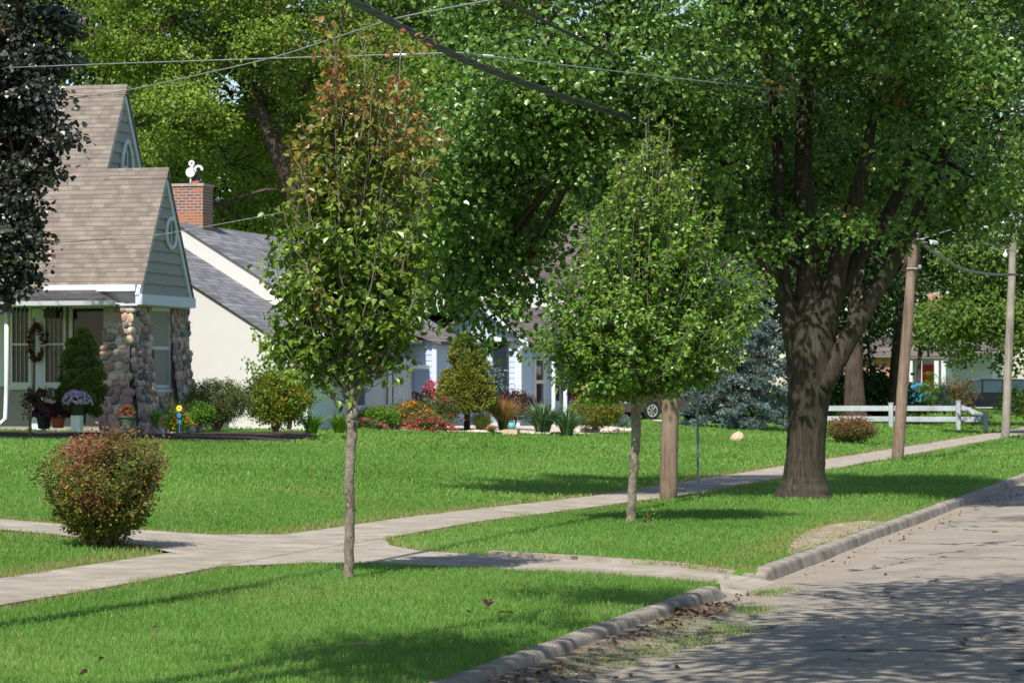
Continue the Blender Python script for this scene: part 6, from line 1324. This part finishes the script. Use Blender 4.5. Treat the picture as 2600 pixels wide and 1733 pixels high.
# pebbles and border stones
mb = MB()
for k in range(420):
    q = rng.uniform(1190, 1420); D_ = 71.0 + (q - 1190) / 100 + rng.random() * .8; p = at(q, D_); r_ = rng.uniform(.02, .055); p[2] = gz(p[0]) + r_ * .5; mb.ball(p, (r_ * 1.3, r_ * 1.1, r_ * .7), float(rng.random()))
tag(mb.build('gravel', 'pebble'), 'pale pebbles edging the flower garden', 'gravel', kind='stuff')
first = None
for k in range(15):
    q = 1440 + k * 12.5; D_ = 75.6 - .0 * k + k * .32; p = at(q, D_); p[2] = gz(p[0]); r_ = .07 + .03 * rng.random()
    if k < 5:
        mb = MB(); mb.ball(p + [0, 0, r_ * .6], (r_ * 1.35, r_, r_ * .8), float(rng.uniform(.2, .9)), .12, k); o = mb.build('border_stone', 'pebble', base=p, smooth=True); protos = (protos if k else []) + [o]
    else:
        o = protos[k % 5].copy(); sc.collection.objects.link(o); o.location = p; o.rotation_euler = (0, 0, rng.random() * 6)
    tag(o, 'pale rounded border stone in the row edging the rounded shrub bed', 'stone', 'border stones around the garden bed')
# far right planting
shrub('rust_shrub', 'low rusty red and green shrub between the big trunk and the leaning pole', 2160, 1126, 80, 1.35, .70, 'rustleaf', 5200, .055, shell=.2, rnd_h=.6)
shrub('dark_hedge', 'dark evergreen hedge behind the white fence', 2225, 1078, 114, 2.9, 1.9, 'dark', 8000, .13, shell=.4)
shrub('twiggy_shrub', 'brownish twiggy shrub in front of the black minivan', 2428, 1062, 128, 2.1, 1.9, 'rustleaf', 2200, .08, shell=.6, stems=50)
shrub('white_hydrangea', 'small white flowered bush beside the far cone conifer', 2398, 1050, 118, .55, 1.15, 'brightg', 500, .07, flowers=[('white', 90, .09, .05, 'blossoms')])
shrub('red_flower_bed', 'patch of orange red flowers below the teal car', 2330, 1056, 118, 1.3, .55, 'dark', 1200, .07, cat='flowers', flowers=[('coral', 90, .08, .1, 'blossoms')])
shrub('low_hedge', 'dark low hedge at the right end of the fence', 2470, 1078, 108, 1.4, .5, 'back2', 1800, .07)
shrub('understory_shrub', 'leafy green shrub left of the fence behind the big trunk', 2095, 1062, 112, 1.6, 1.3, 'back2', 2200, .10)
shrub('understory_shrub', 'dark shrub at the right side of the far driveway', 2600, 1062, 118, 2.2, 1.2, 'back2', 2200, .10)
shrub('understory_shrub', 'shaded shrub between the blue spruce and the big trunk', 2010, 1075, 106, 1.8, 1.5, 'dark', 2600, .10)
# little weed at the foot of the second tree
shrub('weed', 'little yellow-green weed at the foot of the second young tree', 1640, 1326, 34.7, .17, .13, 'shruby', 60, .035, cat='weed', stems=5, tint=.3)
# ------------------------------------------------------------------ LITTER
def litter(name, label, pts, ls, stuff=True, m_='litter', flat=.25):
    P = np.array(pts, float); mb = MB(); n_ = len(P); az = rng.random(n_) * 6.283; Dd = np.stack([np.cos(az), np.sin(az), rng.normal(size=n_) * flat], 1)
    add_leaves(mb, P, Dd, ls * rng.uniform(.5, 1.2, n_), width=.55, nup=1.4, fold=.5, jitter=.5); o = mb.build(name, m_)
    tag(o, label, 'leaf litter', kind='stuff')
pts = []
for k in range(620):
    y = 15 + 9.5 * rng.random(); x = -4.42 + abs(rng.normal()) * .22 * (1.2 if y < 21 else .5); 
    if math.sin(y * 2.3) + math.sin(y * .9 + 1) < -.6 and rng.random() < .85: continue
    pts.append((x, y, zroad(x, y) + .012 + .012 * rng.random()))
for k in range(45): x = rng.uniform(-4.3, .5); y = rng.uniform(15, 34); pts.append((x, y, zroad(x, y) + .012))
for k in range(80): y = 26.5 + 26 * rng.random(); x = -4.40 + abs(rng.normal()) * .2; pts.append((x, y, zroad(x, y) + .012))
litter('leaf_litter', 'dry brown leaves collected in the gutter and across the road', pts, .042)
pts = []
for k in range(32):
    p, _ = ground_hit(rng.uniform(0, 1900), rng.uniform(1380, 1733))
    if lawn_mask(p[0:1], p[1:2])[0]: pts.append((p[0], p[1], p[2] + .045))
litter('lawn_leaves', 'few fallen leaves lying on the grass', pts, .05)
# weeds rooted in the gutter
mb = MB(); pts = []
for (px_, py_, sx, sy, k) in ((1840, 1610, 60, 12, 900), (1910, 1560, 40, 10, 700), (1740, 1640, 60, 10, 700), (1650, 1665, 70, 10, 500), (1560, 1690, 60, 10, 300), (1700, 1600, 50, 18, 350), (1950, 1515, 40, 6, 500), (2000, 1505, 25, 4, 120), (1460, 1720, 60, 12, 160)):
    for _ in range(k):
        qx, qy = px_ + rng.normal() * sx * .7, py_ + rng.normal() * sy * .8; D_ = F * (EYE + .175) / (qy - HZ); p = at(qx, D_); 
        if p[0] > -4.42: pts.append((p[0], p[1], zroad(p[0], p[1])))
P = np.array(pts); add_blades(mb, P, .032 * rng.uniform(.3, 1.3, len(P)), .0045, rng.random(len(P)) * 1.3, tint=(rng.random(len(P)) < .6) * rng.random(len(P)))
tag(mb.build('gutter_weeds', 'grass'), 'sparse grass and weeds growing along the gutter cracks', 'weeds', kind='stuff')
# white twig and two larger leaves on the lawn
p, _ = ground_hit(905, 1655); mb = MB(); mb.tube([p + RV * -.10 + [0, 0, .05], p + [0, 0, .06], p + RV * .13 + [0, 0, .055]], .003, 5); mb.tube([p + [0, 0, .06], p + RV * .05 + FV * .08 + [0, 0, .07]], .003, 5); tag(mb.build('fallen_twig', 'concap', base=p), 'pale forked twig lying in the shaded front grass', 'twig')
for (qx, qy, lb, mt_) in ((1238, 1552, 'upright brown curled leaf caught in the front lawn', 'litter'), (1284, 1568, 'yellow fallen leaf lying in the front lawn', 'shruby')):
    p, _ = ground_hit(qx, qy); mb = MB(); k = 5; az = np.arange(k) * 1.1; up_ = 1.2 if mt_ == 'litter' else .15
    add_leaves(mb, np.repeat([p + [0, 0, .045]], k, 0), np.stack([np.cos(az), np.sin(az) * .4, np.full(k, up_)], 1), .07, width=.5); tag(mb.build('fallen_leaf', mt_, base=p), lb, 'leaf')
# oak leaves piled by the broken kerb
mb = MB(); D_ = F * (EYE + .16) / (1575 - HZ); p = at(1772, D_); p[2] = zroad(p[0], p[1]); k = 18
az = rng.random(k) * 6.28; add_leaves(mb, p + rng.normal(size=(k, 3)) * [.13, .10, .01] + [0, 0, .03], np.stack([np.cos(az), np.sin(az), rng.random(k) * .9], 1), .09, width=.6, fold=.5); tag(mb.build('oak_leaves', 'litter', base=p), 'clump of curled brown oak leaves against the kerb', 'leaves')
print('verts', sum(len(o.data.vertices) for o in sc.objects if o.type == 'MESH'), 'objs', len(sc.objects))
